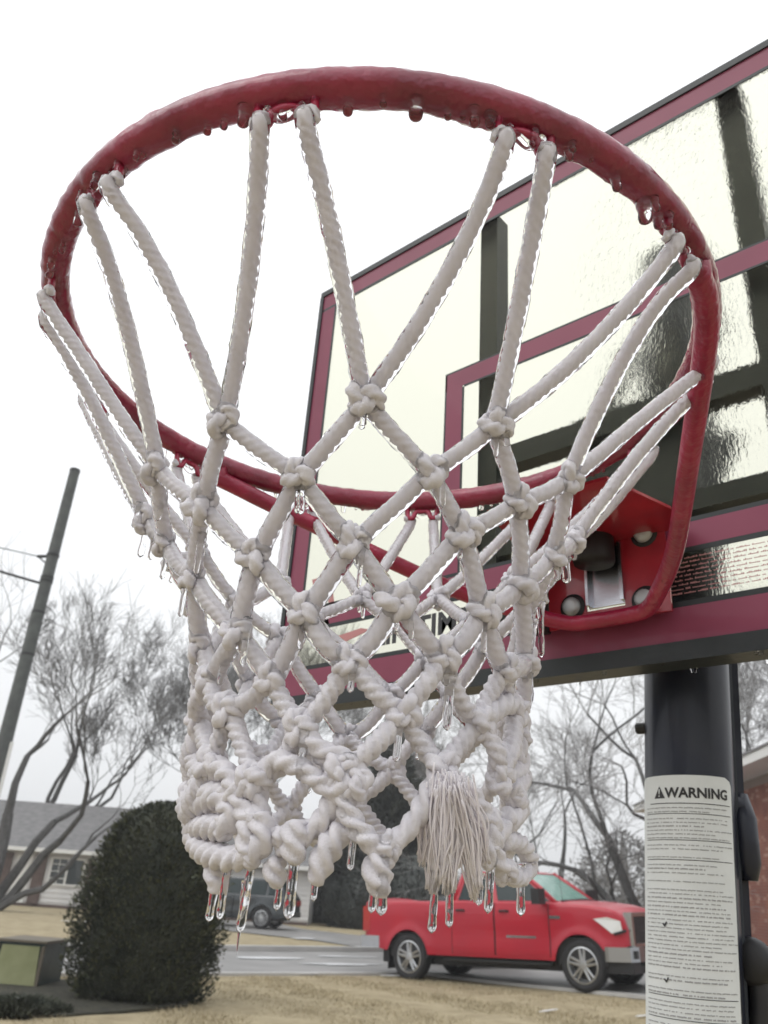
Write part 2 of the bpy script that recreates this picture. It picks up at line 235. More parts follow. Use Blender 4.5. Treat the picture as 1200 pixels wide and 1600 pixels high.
def rope_mesh(P, r, step=.0014, pitch=.0165, fuzz=.00018, n=18, ends=True, closed=False, lo=.60, prof=None):
    C = catmull(P, step, closed); k = len(C); ph = rng.uniform(0, 6)
    s = np.arange(k)*step*2*pi/pitch+ph
    def sec(a):
        q = r*(lo+(1.06-lo)*np.abs(np.cos(1.5*(a[None, :]+s[:, None])))**.8)+rng.uniform(-fuzz, fuzz, (k, n))
        q *= 1+.05*np.sin(np.arange(k)*step*140+ph)[:, None]
        if ends and not closed: q[0] *= .5; q[-1] *= .5
        if prof is not None: q *= np.interp(np.linspace(0, 1, k), *prof)[:, None]
        return q
    return sweep(C, None, n, closed=closed, section=sec)
def noise1(x, seed): return (np.sin(x*1.0+seed)+np.sin(x*2.3+seed*2.1)*.6+np.sin(x*5.1+seed*3.7)*.4)/2
def ice_mesh(P, r, step=.0022, amp=.0006, drop=.0007, n=12):
    C = catmull(P, step); k = len(C); s = np.arange(k)*step; sd = rng.uniform(0, 9, n)
    C = C.copy(); C[:, 2] -= drop
    def sec(a):
        q = np.empty((k, n))
        for i in range(n): q[:, i] = r+amp*noise1(s*260, sd[i] if i % 3 == 0 else sd[i-i % 3]+i)*.9+rng.uniform(-.00022, .00022, k)
        q = np.maximum(q, r-.0008); q[0] *= .6; q[-1] *= .6
        return q
    return sweep(C, None, n, section=sec)

# ================================================================== SETTING
# terrain: one sheet out to the horizon
def build_ground():
    aa = np.concatenate([np.array([-400, -200, -100, -60, -40, -30, -22]), np.arange(-18, 22, .5), np.array([24, 30, 40, 60, 100, 200, 400])])
    dd = np.concatenate([np.array([-300, -100, -40, -10]), np.arange(-4, 10, 1.0), np.arange(10, 22, .25), np.arange(22, 60, 1.0), np.array([65, 75, 90, 120, 170, 250, 400])])
    V = []; F = []; na, nd = len(aa), len(dd)
    for d in dd:
        for a in aa:
            b = .022*(sin(a*2.1+d*1.3)+sin(a*3.7-d*2.9)*.6) if 9 < d < 16 and -10 < a < 12 else 0
            far = .0 if d < 60 else .01*(d-60)
            V.append(W(a, d, ground_h(a)+b*.6+far))
    for j in range(nd-1):
        for i in range(na-1): F.append((j*na+i, j*na+i+1, (j+1)*na+i+1, (j+1)*na+i))
    o = link('ground', V, F, 'lawn', smooth=True); o['kind'] = 'structure'
build_ground()
def sheet(name, poly, dz, mat, thick=0, kind='structure', n=10):
    """polygon in (a,d) draped over the terrain as a fan of strips"""
    bm = bmesh.new(); vs = [bm.verts.new((a, d, 0)) for a, d in poly]; bm.faces.new(vs)
    xs = sorted({round(x, 2) for x in np.arange(min(p[0] for p in poly), max(p[0] for p in poly), 1.0)})
    for x in xs:
        if -1 < x < 8: bmesh.ops.bisect_plane(bm, geom=bm.verts[:]+bm.edges[:]+bm.faces[:], plane_co=(x, 0, 0), plane_no=(1, 0, 0))
    if thick:
        r = bmesh.ops.extrude_face_region(bm, geom=bm.faces[:])
        for v in r['geom']:
            if isinstance(v, bmesh.types.BMVert): v.co.z += thick
    for v in bm.verts: v.co = Vector(W(v.co.x, v.co.y, ground_h(v.co.x)+dz+v.co.z))
    bmesh.ops.recalc_face_normals(bm, faces=bm.faces[:])
    me = bpy.data.meshes.new(name); bm.to_mesh(me); bm.free(); me.materials.append(MAT[mat])
    o = bpy.data.objects.new(name, me); col.objects.link(o)
    if kind: o['kind'] = kind
    return o
road = sheet('road', [(-30, -4.5), (-2.4, 16.6), (1.5, 19.6), (5.2, 14.6), (16, 3), (40, 3), (60, 76), (1.3, 26.2), (-3, 22.2), (-30, -1)], .022, 'asphalt')
driveway = sheet('driveway', [(-7.5, 33.5), (-4.4, 31), (-1.3, 29), (.9, 26.2), (4.5, 29.5), (1.4, 33), (-2, 36), (-3.4, 39.6), (-7.5, 39.6)], .026, 'asphalt')
kerb = sheet('kerb', [(-30, -1.2), (-3, 22.0), (1.3, 26.0), (60, 75.8), (60, 76.4), (1.3, 26.35), (-3, 22.35), (-30, -.85)], .024, 'concrete', thick=.11)
kerb2 = sheet('kerb', [(-30, -4.7), (-2.4, 16.35), (1.5, 19.35), (5.1, 14.45), (16, 2.7), (16, 2.95), (5.2, 14.62), (1.5, 19.6), (-2.4, 16.58), (-30, -4.45)], .0, 'concrete', thick=.05)
def blob(c, ra, rd, seed):
    r = random.Random(seed); pts = []
    for i in range(14):
        t = i/14*2*pi; k = r.uniform(.65, 1.2); pts.append((c[0]+ra*k*cos(t)*.8+rd*k*sin(t)*.5*.5, c[1]+rd*k*sin(t)+ra*.5*k*cos(t)))
    return pts
for i, (a, d, ra, rd) in enumerate([(-1.9, 20.6, .9, .35), (-.2, 20.3, 1.1, .3), (-.2, 22.6, .9, .18), (-1.6, 29.3, .5, .4), (1.0, 18.55, .5, .16), (2.9, 13.6, .20, .06), (4.05, 12.9, .15, .05), (-3.9, 39.0, .4, .3), (-.9, 17.55, .35, .1), (5.4, 12.9, .3, .1), (-9, 30, .8, .2), (-6.7, 21, .7, .15)]):
    s = sheet('snow_patch', blob((a, d), ra, rd, i), .035 if not (2 < a < 6) else .03, 'snow', thick=.006, kind='stuff')
# grass
def build_grass():
    n = 120000; a = rng.uniform(-6.5, 9.5, n); d = 9.0+rng.uniform(0, 1, n)**.8*11.5
    edge = np.interp(a, [-8, -2.4, 1.5, 5.2, 9.5], [12.0, 16.2, 19.2, 14.3, 9.6]); k = (d < edge); a, d = a[k], d[k]; n = len(a)
    h = rng.uniform(.018, .05, n)*(1+.5*np.sin(a*3.1+d*2.3)); wd = rng.uniform(.004, .010, n); th = rng.uniform(0, 2*pi, n); ln = rng.uniform(-.05, .05, (n, 2))
    gz = np.array([ground_h(x) for x in a])-.008
    dx, dd_ = np.cos(th)*wd, np.sin(th)*wd
    def P(A, D, Z): return CAM[None]+A[:, None]*RH+D[:, None]*FH+Z[:, None]*UP
    v = np.stack([P(a-dx, d-dd_, gz), P(a+dx, d+dd_, gz), P(a+ln[:, 0], d+ln[:, 1], gz+h)], 1).reshape(-1, 3)
    me = bpy.data.meshes.new('grass'); me.vertices.add(3*n); me.vertices.foreach_set('co', v.ravel())
    me.loops.add(3*n); me.loops.foreach_set('vertex_index', np.arange(3*n, dtype=np.int32))
    me.polygons.add(n); me.polygons.foreach_set('loop_start', np.arange(n, dtype=np.int32)*3); me.polygons.foreach_set('loop_total', np.full(n, 3, dtype=np.int32))
    me.materials.append(MAT['straw']); me.update(calc_edges=True)
    o = bpy.data.objects.new('grass', me); col.objects.link(o); o['kind'] = 'stuff'
    tag(o, 'dry straw coloured winter grass in front of the road', 'grass', kind='stuff')
build_grass()

def haze():
    bm = bmesh.new(); P = [(-412, -312), (412, -312), (412, 412), (-412, 412)]
    lo = [bm.verts.new(W(a, d, -3.2)) for a, d in P]; hi = [bm.verts.new(W(a, d, ZTOP)) for a, d in P]
    bm.faces.new(lo[::-1]); bm.faces.new(hi)
    for i in range(4): bm.faces.new((lo[i], lo[(i+1) % 4], hi[(i+1) % 4], hi[i]))
    me = bpy.data.meshes.new('haze'); bm.to_mesh(me); bm.free(); m = bpy.data.materials.new('haze'); m.use_nodes = True; n = m.node_tree; n.nodes.remove(n.nodes['Principled BSDF'])
    v = n.nodes.new('ShaderNodeVolumePrincipled'); v.inputs['Color'].default_value = (.97, .975, .98, 1); v.inputs['Density'].default_value = HAZE; v.inputs['Anisotropy'].default_value = .2
    n.links.new(v.outputs[0], n.nodes['Material Output'].inputs['Volume']); me.materials.append(m); o = bpy.data.objects.new('haze', me); col.objects.link(o); o['kind'] = 'stuff'; o['label'] = 'pale misty winter air over the street'
HAZE = .0016; ZTOP = 19.5
if HAZE: haze()
# ---- houses
def frame_obj(name, a, d, ang, label, cat, group=None):
    e = empty(name, G(a, d), YAW+ang); tag(e, label, cat, group); return e
def ranch():
    e = frame_obj('ranch_house', -18.5, 40, 0, 'long low white ranch house with a dark grey shingle roof behind the bare tree', 'house')
    L = 16.4; H = 2.35; g = -1.5
    m = MB(); m.box(0, L, .0, 9, -.3, H)
    m.prism([(0, H), (9, H), (4.5, H+2.1)], .0, L, axis='x'); m.build('wall', 'siding', e)
    r = MB()
    for i in range(22):
        t0, t1 = i/22, (i+1)/22
        for s in (1, -1):
            def P(t): return (4.5-s*(4.95*(1-t)), H-.12+2.32*t)
            (y0, z0), (y1, z1) = P(t0), P(t1)
            v = [(-.5, y0, z0+.05), (L+.5, y0, z0+.05), (L+.5, y1, z1+.075), (-.5, y1, z1+.075), (-.5, y0, z0+.01), (L+.5, y0, z0+.01), (L+.5, y1, z1), (-.5, y1, z1)]
            r.add(v, [(0, 1, 2, 3), (4, 7, 6, 5), (0, 4, 5, 1), (1, 5, 6, 2), (3, 2, 6, 7), (0, 3, 7, 4)])
    r.build('roof', 'roof_shingle', e)
    g_ = MB(); g_.box(-.55, L+.55, -.58, -.46, H-.14, H+.02); g_.build('gutter', 'trim_white', e)
    # base course
    b = MB(); b.box(-.01, L+.01, -.03, .02, -.3, .12); b.build('plinth', 'brown_wood', e)
    siding = MB()
    for k in range(11): siding.add([(0, -.004, .2+k*.2), (L, -.004, .2+k*.2), (L, -.03, .2+k*.2-.0), (0, -.03, .2+k*.2), (0, -.004, .38+k*.2), (L, -.004, .38+k*.2)], [(3, 2, 5, 4), (0, 1, 2, 3)])
    s = siding.build('clapboard', 'siding', e); s['kind'] = 'stuff'
    def window(x0, x1, z0, z1, mull=True):
        f = MB(); t = .07
        f.box(x0, x1, -.09, -.02, z0, z0+t); f.box(x0, x1, -.09, -.02, z1-t, z1); f.box(x0, x0+t, -.088, -.02, z0+t, z1-t); f.box(x1-t, x1, -.088, -.02, z0+t, z1-t)
        if mull:
            xm = (x0+x1)/2; f.box(xm-.04, xm+.04, -.086, -.02, z0+t, z1-t)
            for k in range(1, 4): z = z0+(z1-z0)*k/4; f.box(x0+t, xm-.04, -.07, -.02, z-.015, z+.015)
            f.box((x0+xm)/2-.012, (x0+xm)/2+.012, -.068, -.02, z0+t, z1-t)
        fo = f.build('window', 'trim_white', e)
        p = MB(); p.box(x0+t*.5, x1-t*.5, -.045, -.032, z0+t*.5, z1-t*.5); p.build('pane', 'window_glass', fo)
    x = 18.5
    window(x-13.85, x-12.3, .9, 2.05); window(x-9.6, x-8.2, .9, 2.0)
    window(x-17.6, x-16.6, .4, 1.9)
    for x0, x1 in ((-14.55, -14.05), (-16.15, -15.6), (-12.15, -11.9)):
        s = MB(); s.box(x+x0, x+x1, -.12, -.02, .12, 2.1)
        s.build('shutter', 'brown_wood', e)
    d = MB(); d.box(x-15.4, x-14.7, -.07, -.02, .12, 2.05); d.box(x-15.3, x-14.8, -.09, -.06, .3, .9); d.box(x-15.3, x-14.8, -.09, -.06, 1.1, 1.9)
    do = d.build('door', 'trim_white', e); h = MB(); h.lathe([(0, -.14), (.035, -.14), (.035, -.10), (.02, -.09)], 8, 'y', (x-14.76, 0, 1.0)); h.build('handle', 'bolt_metal', do)
    gd = MB(); gd.box(x-6.6, x-2.9, -.05, -.02, .1, 2.1)
    for k in range(4):
        for j in range(6): gd.box(x-6.5+j*.6, x-6.0+j*.6, -.07, -.045, .2+k*.48, .58+k*.48)
    gd.build('garage_door', 'siding', e)
    ch = MB(); ch.box(10.2, 10.9, 4.1, 4.8, H+1.5, H+2.9); ch.build('chimney', 'brick', e)
ranch()
def brick_house():
    # side wall runs away from the viewer; local x = away, y = to the right... built directly in (a, d)
    e = empty('brick_house', G(11.9, 22), YAW); tag(e, 'red brick house with white eaves behind the black hoop pole', 'house')
    # local frame: X right, Y away
    HZ = 5.25
    ang = math.atan2(1.4, 16); wl = MB(); T = Matrix.Rotation(-ang, 4, 'Z')
    wl.box(.02, 9, -3.4, 16, -.5, HZ, T=T); wl.build('wall', 'mortar', e)
    bk = MB(); L = 19.4; n = 0; r = random.Random(4); ms = []
    rows = int(5.3/.085)
    for k in range(rows):
        z = -.3+k*.085; y = -3.4+(k % 2)*.12
        while y < 16:
            if y+.23 < 16: bk.box(r.uniform(-.004, .004)-.012, .03, y, y+.228, z, z+.072, m=1 if r.random() < .12 else 0, T=T)
            y += .24
    b = bk.build('brick_courses', ['brick', 'brick_pale'], e); b['kind'] = 'stuff'
    fr = MB()
    k = 0
    for k in range(38):
        x = .0+k*.24
        for q in range(rows):
            z = -.3+q*.085
            fr.box(x+(q % 2)*.12, x+.228+(q % 2)*.12, -3.43+r.uniform(-.004, .004), -3.39, z, z+.072, m=1 if r.random() < .12 else 0, T=T)
    b = fr.build('brick_courses', ['brick', 'brick_pale'], e); b['kind'] = 'stuff'
    s = MB(); s.box(-1.0, .15, -3.9, 16.5, HZ-.02, HZ+.05, T=T); s.build('soffit', 'trim_white', e)
    s = MB(); s.box(-1.06, -1.0, -3.9, 16.5, HZ-.02, HZ+.26, T=T); s.build('fascia', 'trim_white', e)
    rf = MB()
    for i in range(24):
        x0, x1 = -1.1+i*.26, -1.1+(i+1)*.26; z0, z1 = HZ+.27+i*.105, HZ+.27+(i+1)*.105
        v = [(x0, -4.0, z0+.03), (x0, 16.6, z0+.03), (x1, 16.6, z1+.05), (x1, -4, z1+.05), (x0, -4, z0-.03), (x0, 16.6, z0-.03), (x1, 16.6, z1-.03), (x1, -4, z1-.03)]
        rf.add([tuple(T @ Vector(q)) for q in v], [(0, 1, 2, 3), (4, 7, 6, 5), (0, 4, 5, 1), (1, 5, 6, 2), (3, 2, 6, 7), (0, 3, 7, 4)])
    rf.build('roof', 'roof_shingle', e)
brick_house()

# ---- trees
def grow(mb_t, mb_c, p, d, L, r, depth, rg, upb=.15, spread=.55, maxd=6, kids=(2, 3), wob=.16, ratio=.76, thin=.0035):
    d = d/np.linalg.norm(d); n = 3 if depth > 2 else 4; pts = [p]; cur = d.copy(); q = p.copy()
    for i in range(n):
        cur = cur+rg.normal(0, wob, 3)+np.array([0, 0, upb*.12]); cur /= np.linalg.norm(cur); q = q+cur*L/n; pts.append(q)
    r1 = max(r*(.68 if depth < maxd else .5), thin*.7)
    rr = np.linspace(r, r1, n+1)
    v, f = sweep(pts, rr, 6 if depth < 2 else (4 if depth < 4 else 3), caps=False)
    if depth > 0 and min(q_[2] for q_ in pts) < CZ-.9: return
    (mb_t if depth < 3 else mb_c).append((v, f))
    if depth >= maxd: return
    nk = rg.randint(kids[0], kids[1]+1)
    for k in range(nk+ (1 if depth > 1 else 0)):
        i = n if k < 2 else rg.randint(1, n+1); base = pts[i]
        ax = rg.normal(0, 1, 3); ax -= cur*(ax@cur); ax /= np.linalg.norm(ax); s = spread*rg.uniform(.5, 1.35)
        nd = cur*cos(s)+ax*sin(s)+np.array([0, 0, upb]); 
        grow(mb_t, mb_c, base, nd, L*ratio*rg.uniform(.75, 1.15), max(r1*(.85 if k == 0 else .62), thin), depth+1, rg, upb, spread, maxd, kids, wob, ratio, thin)
def flush(lst, name, mat, parent):
    v = []; f = []; o = 0
    for a, b in lst: v.append(a); f += [tuple(i+o for i in q) for q in b]; o += len(a)
    v = np.concatenate(v)
    me = bpy.data.meshes.new(name); me.from_pydata(v.tolist(), [], f); me.materials.append(MAT[mat]); ob = bpy.data.objects.new(name, me); col.objects.link(ob); ob.parent = parent
    return ob
def bare_tree(a, d, stems, label, seed, twig='twig', maxd=7, thin=.005, group='bare trees around the houses', **kw):
    rg = np.random.RandomState(seed); e = empty('bare_tree', G(a, d, -.1)); tag(e, label, 'tree', group)
    t = []; c = []
    for (dx, dy, lean_a, lean_d, L, r) in stems:
        grow(t, c, RH*dx+FH*dy, RH*lean_a+FH*lean_d+UP, L, r, 0, rg, maxd=maxd, thin=thin, **kw)
    flush(t, 'trunk', 'bark', e); flush(c, 'crown', twig, e); return e
TREES = True
if TREES:
    bare_tree(-13.9, 34, [(0, 0, .05, 0, 3.6, .30), (.25, .1, .75, .1, 3.4, .20), (-.2, 0, -.35, .1, 3.6, .22), (.3, 0, 1.15, -.2, 2.8, .15), (.1, .2, .4, .3, 3.8, .2)], 'big many-stemmed bare tree in front of the white ranch house', 21, maxd=6, kids=(1, 2), spread=.50, upb=.12, ratio=.83, thin=.010)
    bare_tree(-9.6, 52, [(0, 0, .05, 0, 4.6, .30), (.3, 0, .3, 0, 4.5, .2)], 'tall slim bare tree rising behind the ranch house roof near the net', 5, spread=.40, upb=.22, ratio=.79, thin=.012)
    bare_tree(-16.5, 47, [(0, 0, .0, 0, 4.4, .28), (0, 0, .3, .1, 4.0, .2)], 'bare tree behind the ranch house beside the utility pole', 9, spread=.45, upb=.2, ratio=.78, thin=.012)
    bare_tree(10.4, 31, [(0, 0, -.16, 0, 4.0, .22), (-.2, 0, -.65, .1, 3.6, .16), (.3, 0, .3, 0, 3.8, .18), (0, 0, -.95, -.1, 3.0, .11), (.1, 0, -1.5, 0, 2.6, .09)], 'spreading bare tree just behind the hoop pole', 33, maxd=6, kids=(2, 2), twig='pale_twig', spread=.62, upb=.05, ratio=.84, thin=.009)
    bare_tree(6.9, 46, [(0, 0, -.05, 0, 3.6, .2), (.2, 0, .3, 0, 3.2, .14)], 'small pale bare tree beyond the bonnet of the red pickup', 8, twig='pale_twig', kids=(1, 3), spread=.5, upb=.16, ratio=.80, thin=.010)
    bare_tree(20.5, 45, [(0, 0, -.1, 0, 5.4, .32), (0, 0, -.35, 0, 5.0, .25), (0, 0, .2, 0, 5.0, .25)], 'tall brownish bare tree rising above the brick house roof', 13, twig='pale_twig', spread=.45, upb=.2, ratio=.8, thin=.012)
    bare_tree(14.2, 62, [(0, 0, 0, 0, 4.4, .28), (0, 0, -.4, 0, 4.0, .2)], 'faint distant bare tree between the net and the hoop pole', 17, twig='pale_twig', kids=(1, 3), spread=.5, upb=.16, ratio=.80, thin=.012)
    bare_tree(-2.6, 60, [(0, 0, 0, 0, 4.2, .26), (0, 0, .4, 0, 4.0, .2)], 'distant bare tree beyond the dark conifer', 18, twig='pale_twig', spread=.48, upb=.16, ratio=.79, thin=.014)
# far wood: one low grey band of twiggy crowns
def far_wood():
    rg = np.random.RandomState(2); lst = []
    for k in range(46):
        a = rg.uniform(-70, 95); d = rg.uniform(88, 120); h = rg.uniform(4.5, 8.5)
        for j in range(60):
            x = rg.normal(0, 2.2); z = rg.uniform(.5, 1)*h*(1-.02*x*x); p = W(a+x*.6, d+rg.normal(0, 1.5), -1.2+z*.55)
            q = p+np.array([*rg.normal(0, .7, 2), rg.uniform(.4, 1.9)]); v, f = sweep([p, (p+q)/2+rg.normal(0, .1, 3), q], [.05, .04, .02], 3, caps=False); lst.append((v, f))
        v, f = sweep([W(a, d, -1.6), W(a+.2, d, -1.2+h*.8)], [.2, .08], 5, caps=False); lst.append((v, f))
    o = flush(lst, 'far_wood', 'pale_twig', None); tag(o, 'distant line of bare grey trees on the horizon', 'woodland', kind='stuff')
far_wood()
def leafy(name, a, d, prof, n, label, cat, mats, size, seed, squash=1.0, group=None, base=0.0, lumps=.10, core_=True):
    """evergreen built of many small sprays through the crown; prof = [(height, radius)]"""
    rg = np.random.RandomState(seed); e = empty(name, G(a, d)); tag(e, label, cat, group)
    hs_ = np.array([p[0] for p in prof]); rs = np.array([p[1] for p in prof])
    for gi, (mat, frac) in enumerate(mats):
        m = int(n*frac); wgt = np.interp(np.linspace(hs_[0], hs_[-1], 200), hs_, rs); cdf = np.cumsum(wgt); cdf /= cdf[-1]
        z = np.interp(rg.uniform(0, 1, m), cdf, np.linspace(hs_[0], hs_[-1], 200)); R = np.interp(z, hs_, rs)
        th = rg.uniform(0, 2*pi, m); R = R*(1+lumps*np.sin(th*5+z*3.1+seed)+lumps*.8*np.sin(th*11-z*6.3))
        rad_ = R*(rg.uniform(0, 1, m)**.30 if gi == 0 else rg.uniform(.93, 1.06, m))
        c = np.stack([rad_*np.cos(th), rad_*np.sin(th)*squash, z], 1)
        out = np.stack([np.cos(th), np.sin(th), rg.uniform(.0, 1.4, m)], 1)+rg.normal(0, .35, (m, 3)); out /= np.linalg.norm(out, axis=1)[:, None]
        side = np.cross(out, rg.normal(0, 1, (m, 3))); side /= np.linalg.norm(side, axis=1)[:, None]
        s = size*rg.uniform(.5, 1.4, m)[:, None]
        v = np.stack([c-out*s*.5, c+side*s*.28, c+out*s, c-side*s*.28], 1).reshape(-1, 3)
        f = np.arange(4*m).reshape(-1, 4)
        me = bpy.data.meshes.new('foliage'); me.from_pydata(v.tolist(), [], f.tolist()); me.materials.append(MAT[mat])
        o = bpy.data.objects.new('foliage', me); col.objects.link(o); o.parent = e
    core = MB(); core.lathe([(0.01, hs_[0])]+[(r*(.80 if core_ else .1), h) for h, r in prof]+[(0.01, hs_[-1])], 18); co = core.build('inner_branches', mats[0][0], e, True); co.scale = (1, squash, 1)
    t = MB(); t.tube([(0, 0, -.2), (0, 0, hs_[-1]*.7)], .06, 6); t.build('trunk', 'bark', e)
    return e
leafy('evergreen_shrub', -2.86, 12.7, [(.0, .74), (.15, .86), (.5, .93), (1.0, .97), (1.5, .93), (2.0, .80), (2.3, .60), (2.48, .28), (2.53, .1)], 60000, 'large rounded dark evergreen shrub at the edge of the dry lawn', 'shrub', [('evergreen', .88), ('evergreen_olive', .12)], .04, 3)
bed = sheet('dark_bed', [(-7, 10.4), (-4.6, 10.15), (-3.2, 10.7), (-2.7, 11.3), (-2.1, 12.3), (-2.4, 13.6), (-3.6, 14.2), (-7, 13.2)], .012, 'dark_ground', thick=.03)  # thin dark brown sheet around the shrub and cabinet
leafy('low_shrub', -3.75, 10.9, [(.0, .42), (.05, .5), (.10, .45), (.15, .15)], 7000, 'low dark shrub at the foot of the utility cabinet', 'shrub', [('evergreen', 1)], .05, 4)
leafy('conifer', 1.5, 46, [(.2, 2.6), (1.5, 2.9), (4, 2.2), (6.5, 1.3), (8.6, .5), (9.6, .1)], 22000, 'tall dark conifer seen through the bottom of the net', 'tree', [('conifer', .8), ('evergreen', .2)], .34, 7, lumps=.2)
leafy('dark_bush', .25, 41, [(0, 1.4), (.6, 1.75), (1.5, 1.5), (2.1, .8), (2.4, .2)], 8000, 'dark round bush beside the driveway left of the pickup tailgate', 'shrub', [('conifer', 1)], .14, 8)
leafy('dark_bush', 2.9, 43, [(0, 2.3), (.8, 2.6), (1.9, 2.2), (2.8, 1.2), (3.2, .2)], 9000, 'wide dark bush directly behind the bed of the red pickup', 'shrub', [('conifer', 1)], .16, 9)
leafy('dark_bush', -1.5, 45, [(0, 1.5), (.8, 1.7), (1.9, 1.2), (2.5, .2)], 6000, 'dark bush at the end of the white house', 'shrub', [('conifer', 1)], .15, 10)

leafy('grey_thicket', 18.2, 60, [(0, 3.0), (2, 3.8), (4, 3.0), (5.4, 1.6), (6.2, .3)], 6000, 'pale grey leafless thicket beyond the bonnet of the pickup', 'thicket', [('pale_twig', 1)], .22, 12, lumps=.25, core_=False)
# ---- utility pole and wires
def utility_pole():
    e = empty('utility_pole', W(-8.66, 20, -1.5)); tag(e, 'tall weathered wooden utility pole rising above the bare trees', 'utility pole')
    m = MB(); m.tube([(0, 0, -.3), (0, 0, 5), (0, 0, 11.57)], [.19, .165, .135], 16); m.build('post', 'wood_pole', e)
    t = MB(); t.lathe([(.0, 11.60), (.14, 11.60), (.145, 11.53)], 16); t.build('pole_cap', 'cable', e)
    for z in (8.98, 8.25, 8.35, 7.4, 6.3):
        c = MB(); c.lathe([(.150, z), (.166, z), (.166, z+.06), (.150, z+.06)], 14); c.build('strap', 'cable', e)
    b = MB(); b.tube([-RH*.13+UP*8.98, -RH*.40+UP*8.96], .045, 8); b.tube([-RH*.16+UP*8.80, -RH*.34+UP*8.93], .02, 6); b.build('insulator', 'cable', e)
    l = MB(); a = [RH*.14+UP*7.62]
    for k in range(9): t_ = k/8*pi*1.3; a.append(RH*(.16+.30*sin(t_*.85))+UP*(7.62-.16*t_))
    l.tube(catmull(a, .04), .012, 5)
    a = [RH*.14+UP*6.9]+[RH*(.34+.17*cos(t_))+UP*(7.12+.15*sin(t_)) for t_ in np.linspace(-2.4, 3.2, 9)]
    l.tube(catmull(a, .04), .010, 5); l.build('slack_cable', 'cable', e)
    c = MB(); c.tube([RH*.19-FH*.04+UP*4.2, RH*.20-FH*.04+UP*-.1], .045, 8); c.build('conduit', 'trim_white', e)
    # wires
    def wire(p, q, r, sag, label):
        pts = [p+(q-p)*t-UP*sag*4*t*(1-t) for t in np.linspace(0, 1, 24)]; v, f = sweep(pts, r, 6); o = link('overhead_wire', v, f, 'cable', None, True); tag(o, label, 'wire', 'overhead wires')
    P0 = W(-8.66, 20, -1.5)
    wire(P0-RH*.38+UP*8.96, P0-RH*14-FH*6+UP*9.9, .014, .15, 'thin overhead wire meeting the insulator on the utility pole')
    wire(P0-RH*.13+UP*8.22, P0-RH*14-FH*3+UP*11.3, .035, .2, 'thick black overhead cable fixed below the thin wire on the pole')
utility_pole()
# ---- utility cabinet
def cabinet():
    c0 = W(-4.66, 13.0, -1.5); e = empty('utility_cabinet', c0, YAW-.06); tag(e, 'square dark green cabinet with a pale yellow green front panel on the lawn', 'utility box')
    b = MB(); b.box(-.34, .34, 0, .80, .0, .56); b.build('body', 'cabinet_dark', e)
    f = MB(); f.prism([(-.30, .04), (.30, .04), (.27, .52), (-.27, .52)], -.025, .004); f.build('front_panel', 'cabinet_pale', e)
    for x0, x1, z0, z1 in ((-.345, .345, -.02, .035), (-.345, -.305, .035, .525), (.305, .345, .035, .525)):
        t = MB(); t.box(x0, x1, -.035, .0, z0, z1); t.build('frame_bar', 'cabinet_brown', e)
    t = MB(); t.box(-.37, .37, -.05, .84, .56, .59); t.build('lid', 'cabinet_brown', e)
    p = MB(); p.box(-.45, .45, -.15, .9, -.12, -.005); p.build('base_slab', 'cabinet_dark', e)
cabinet()
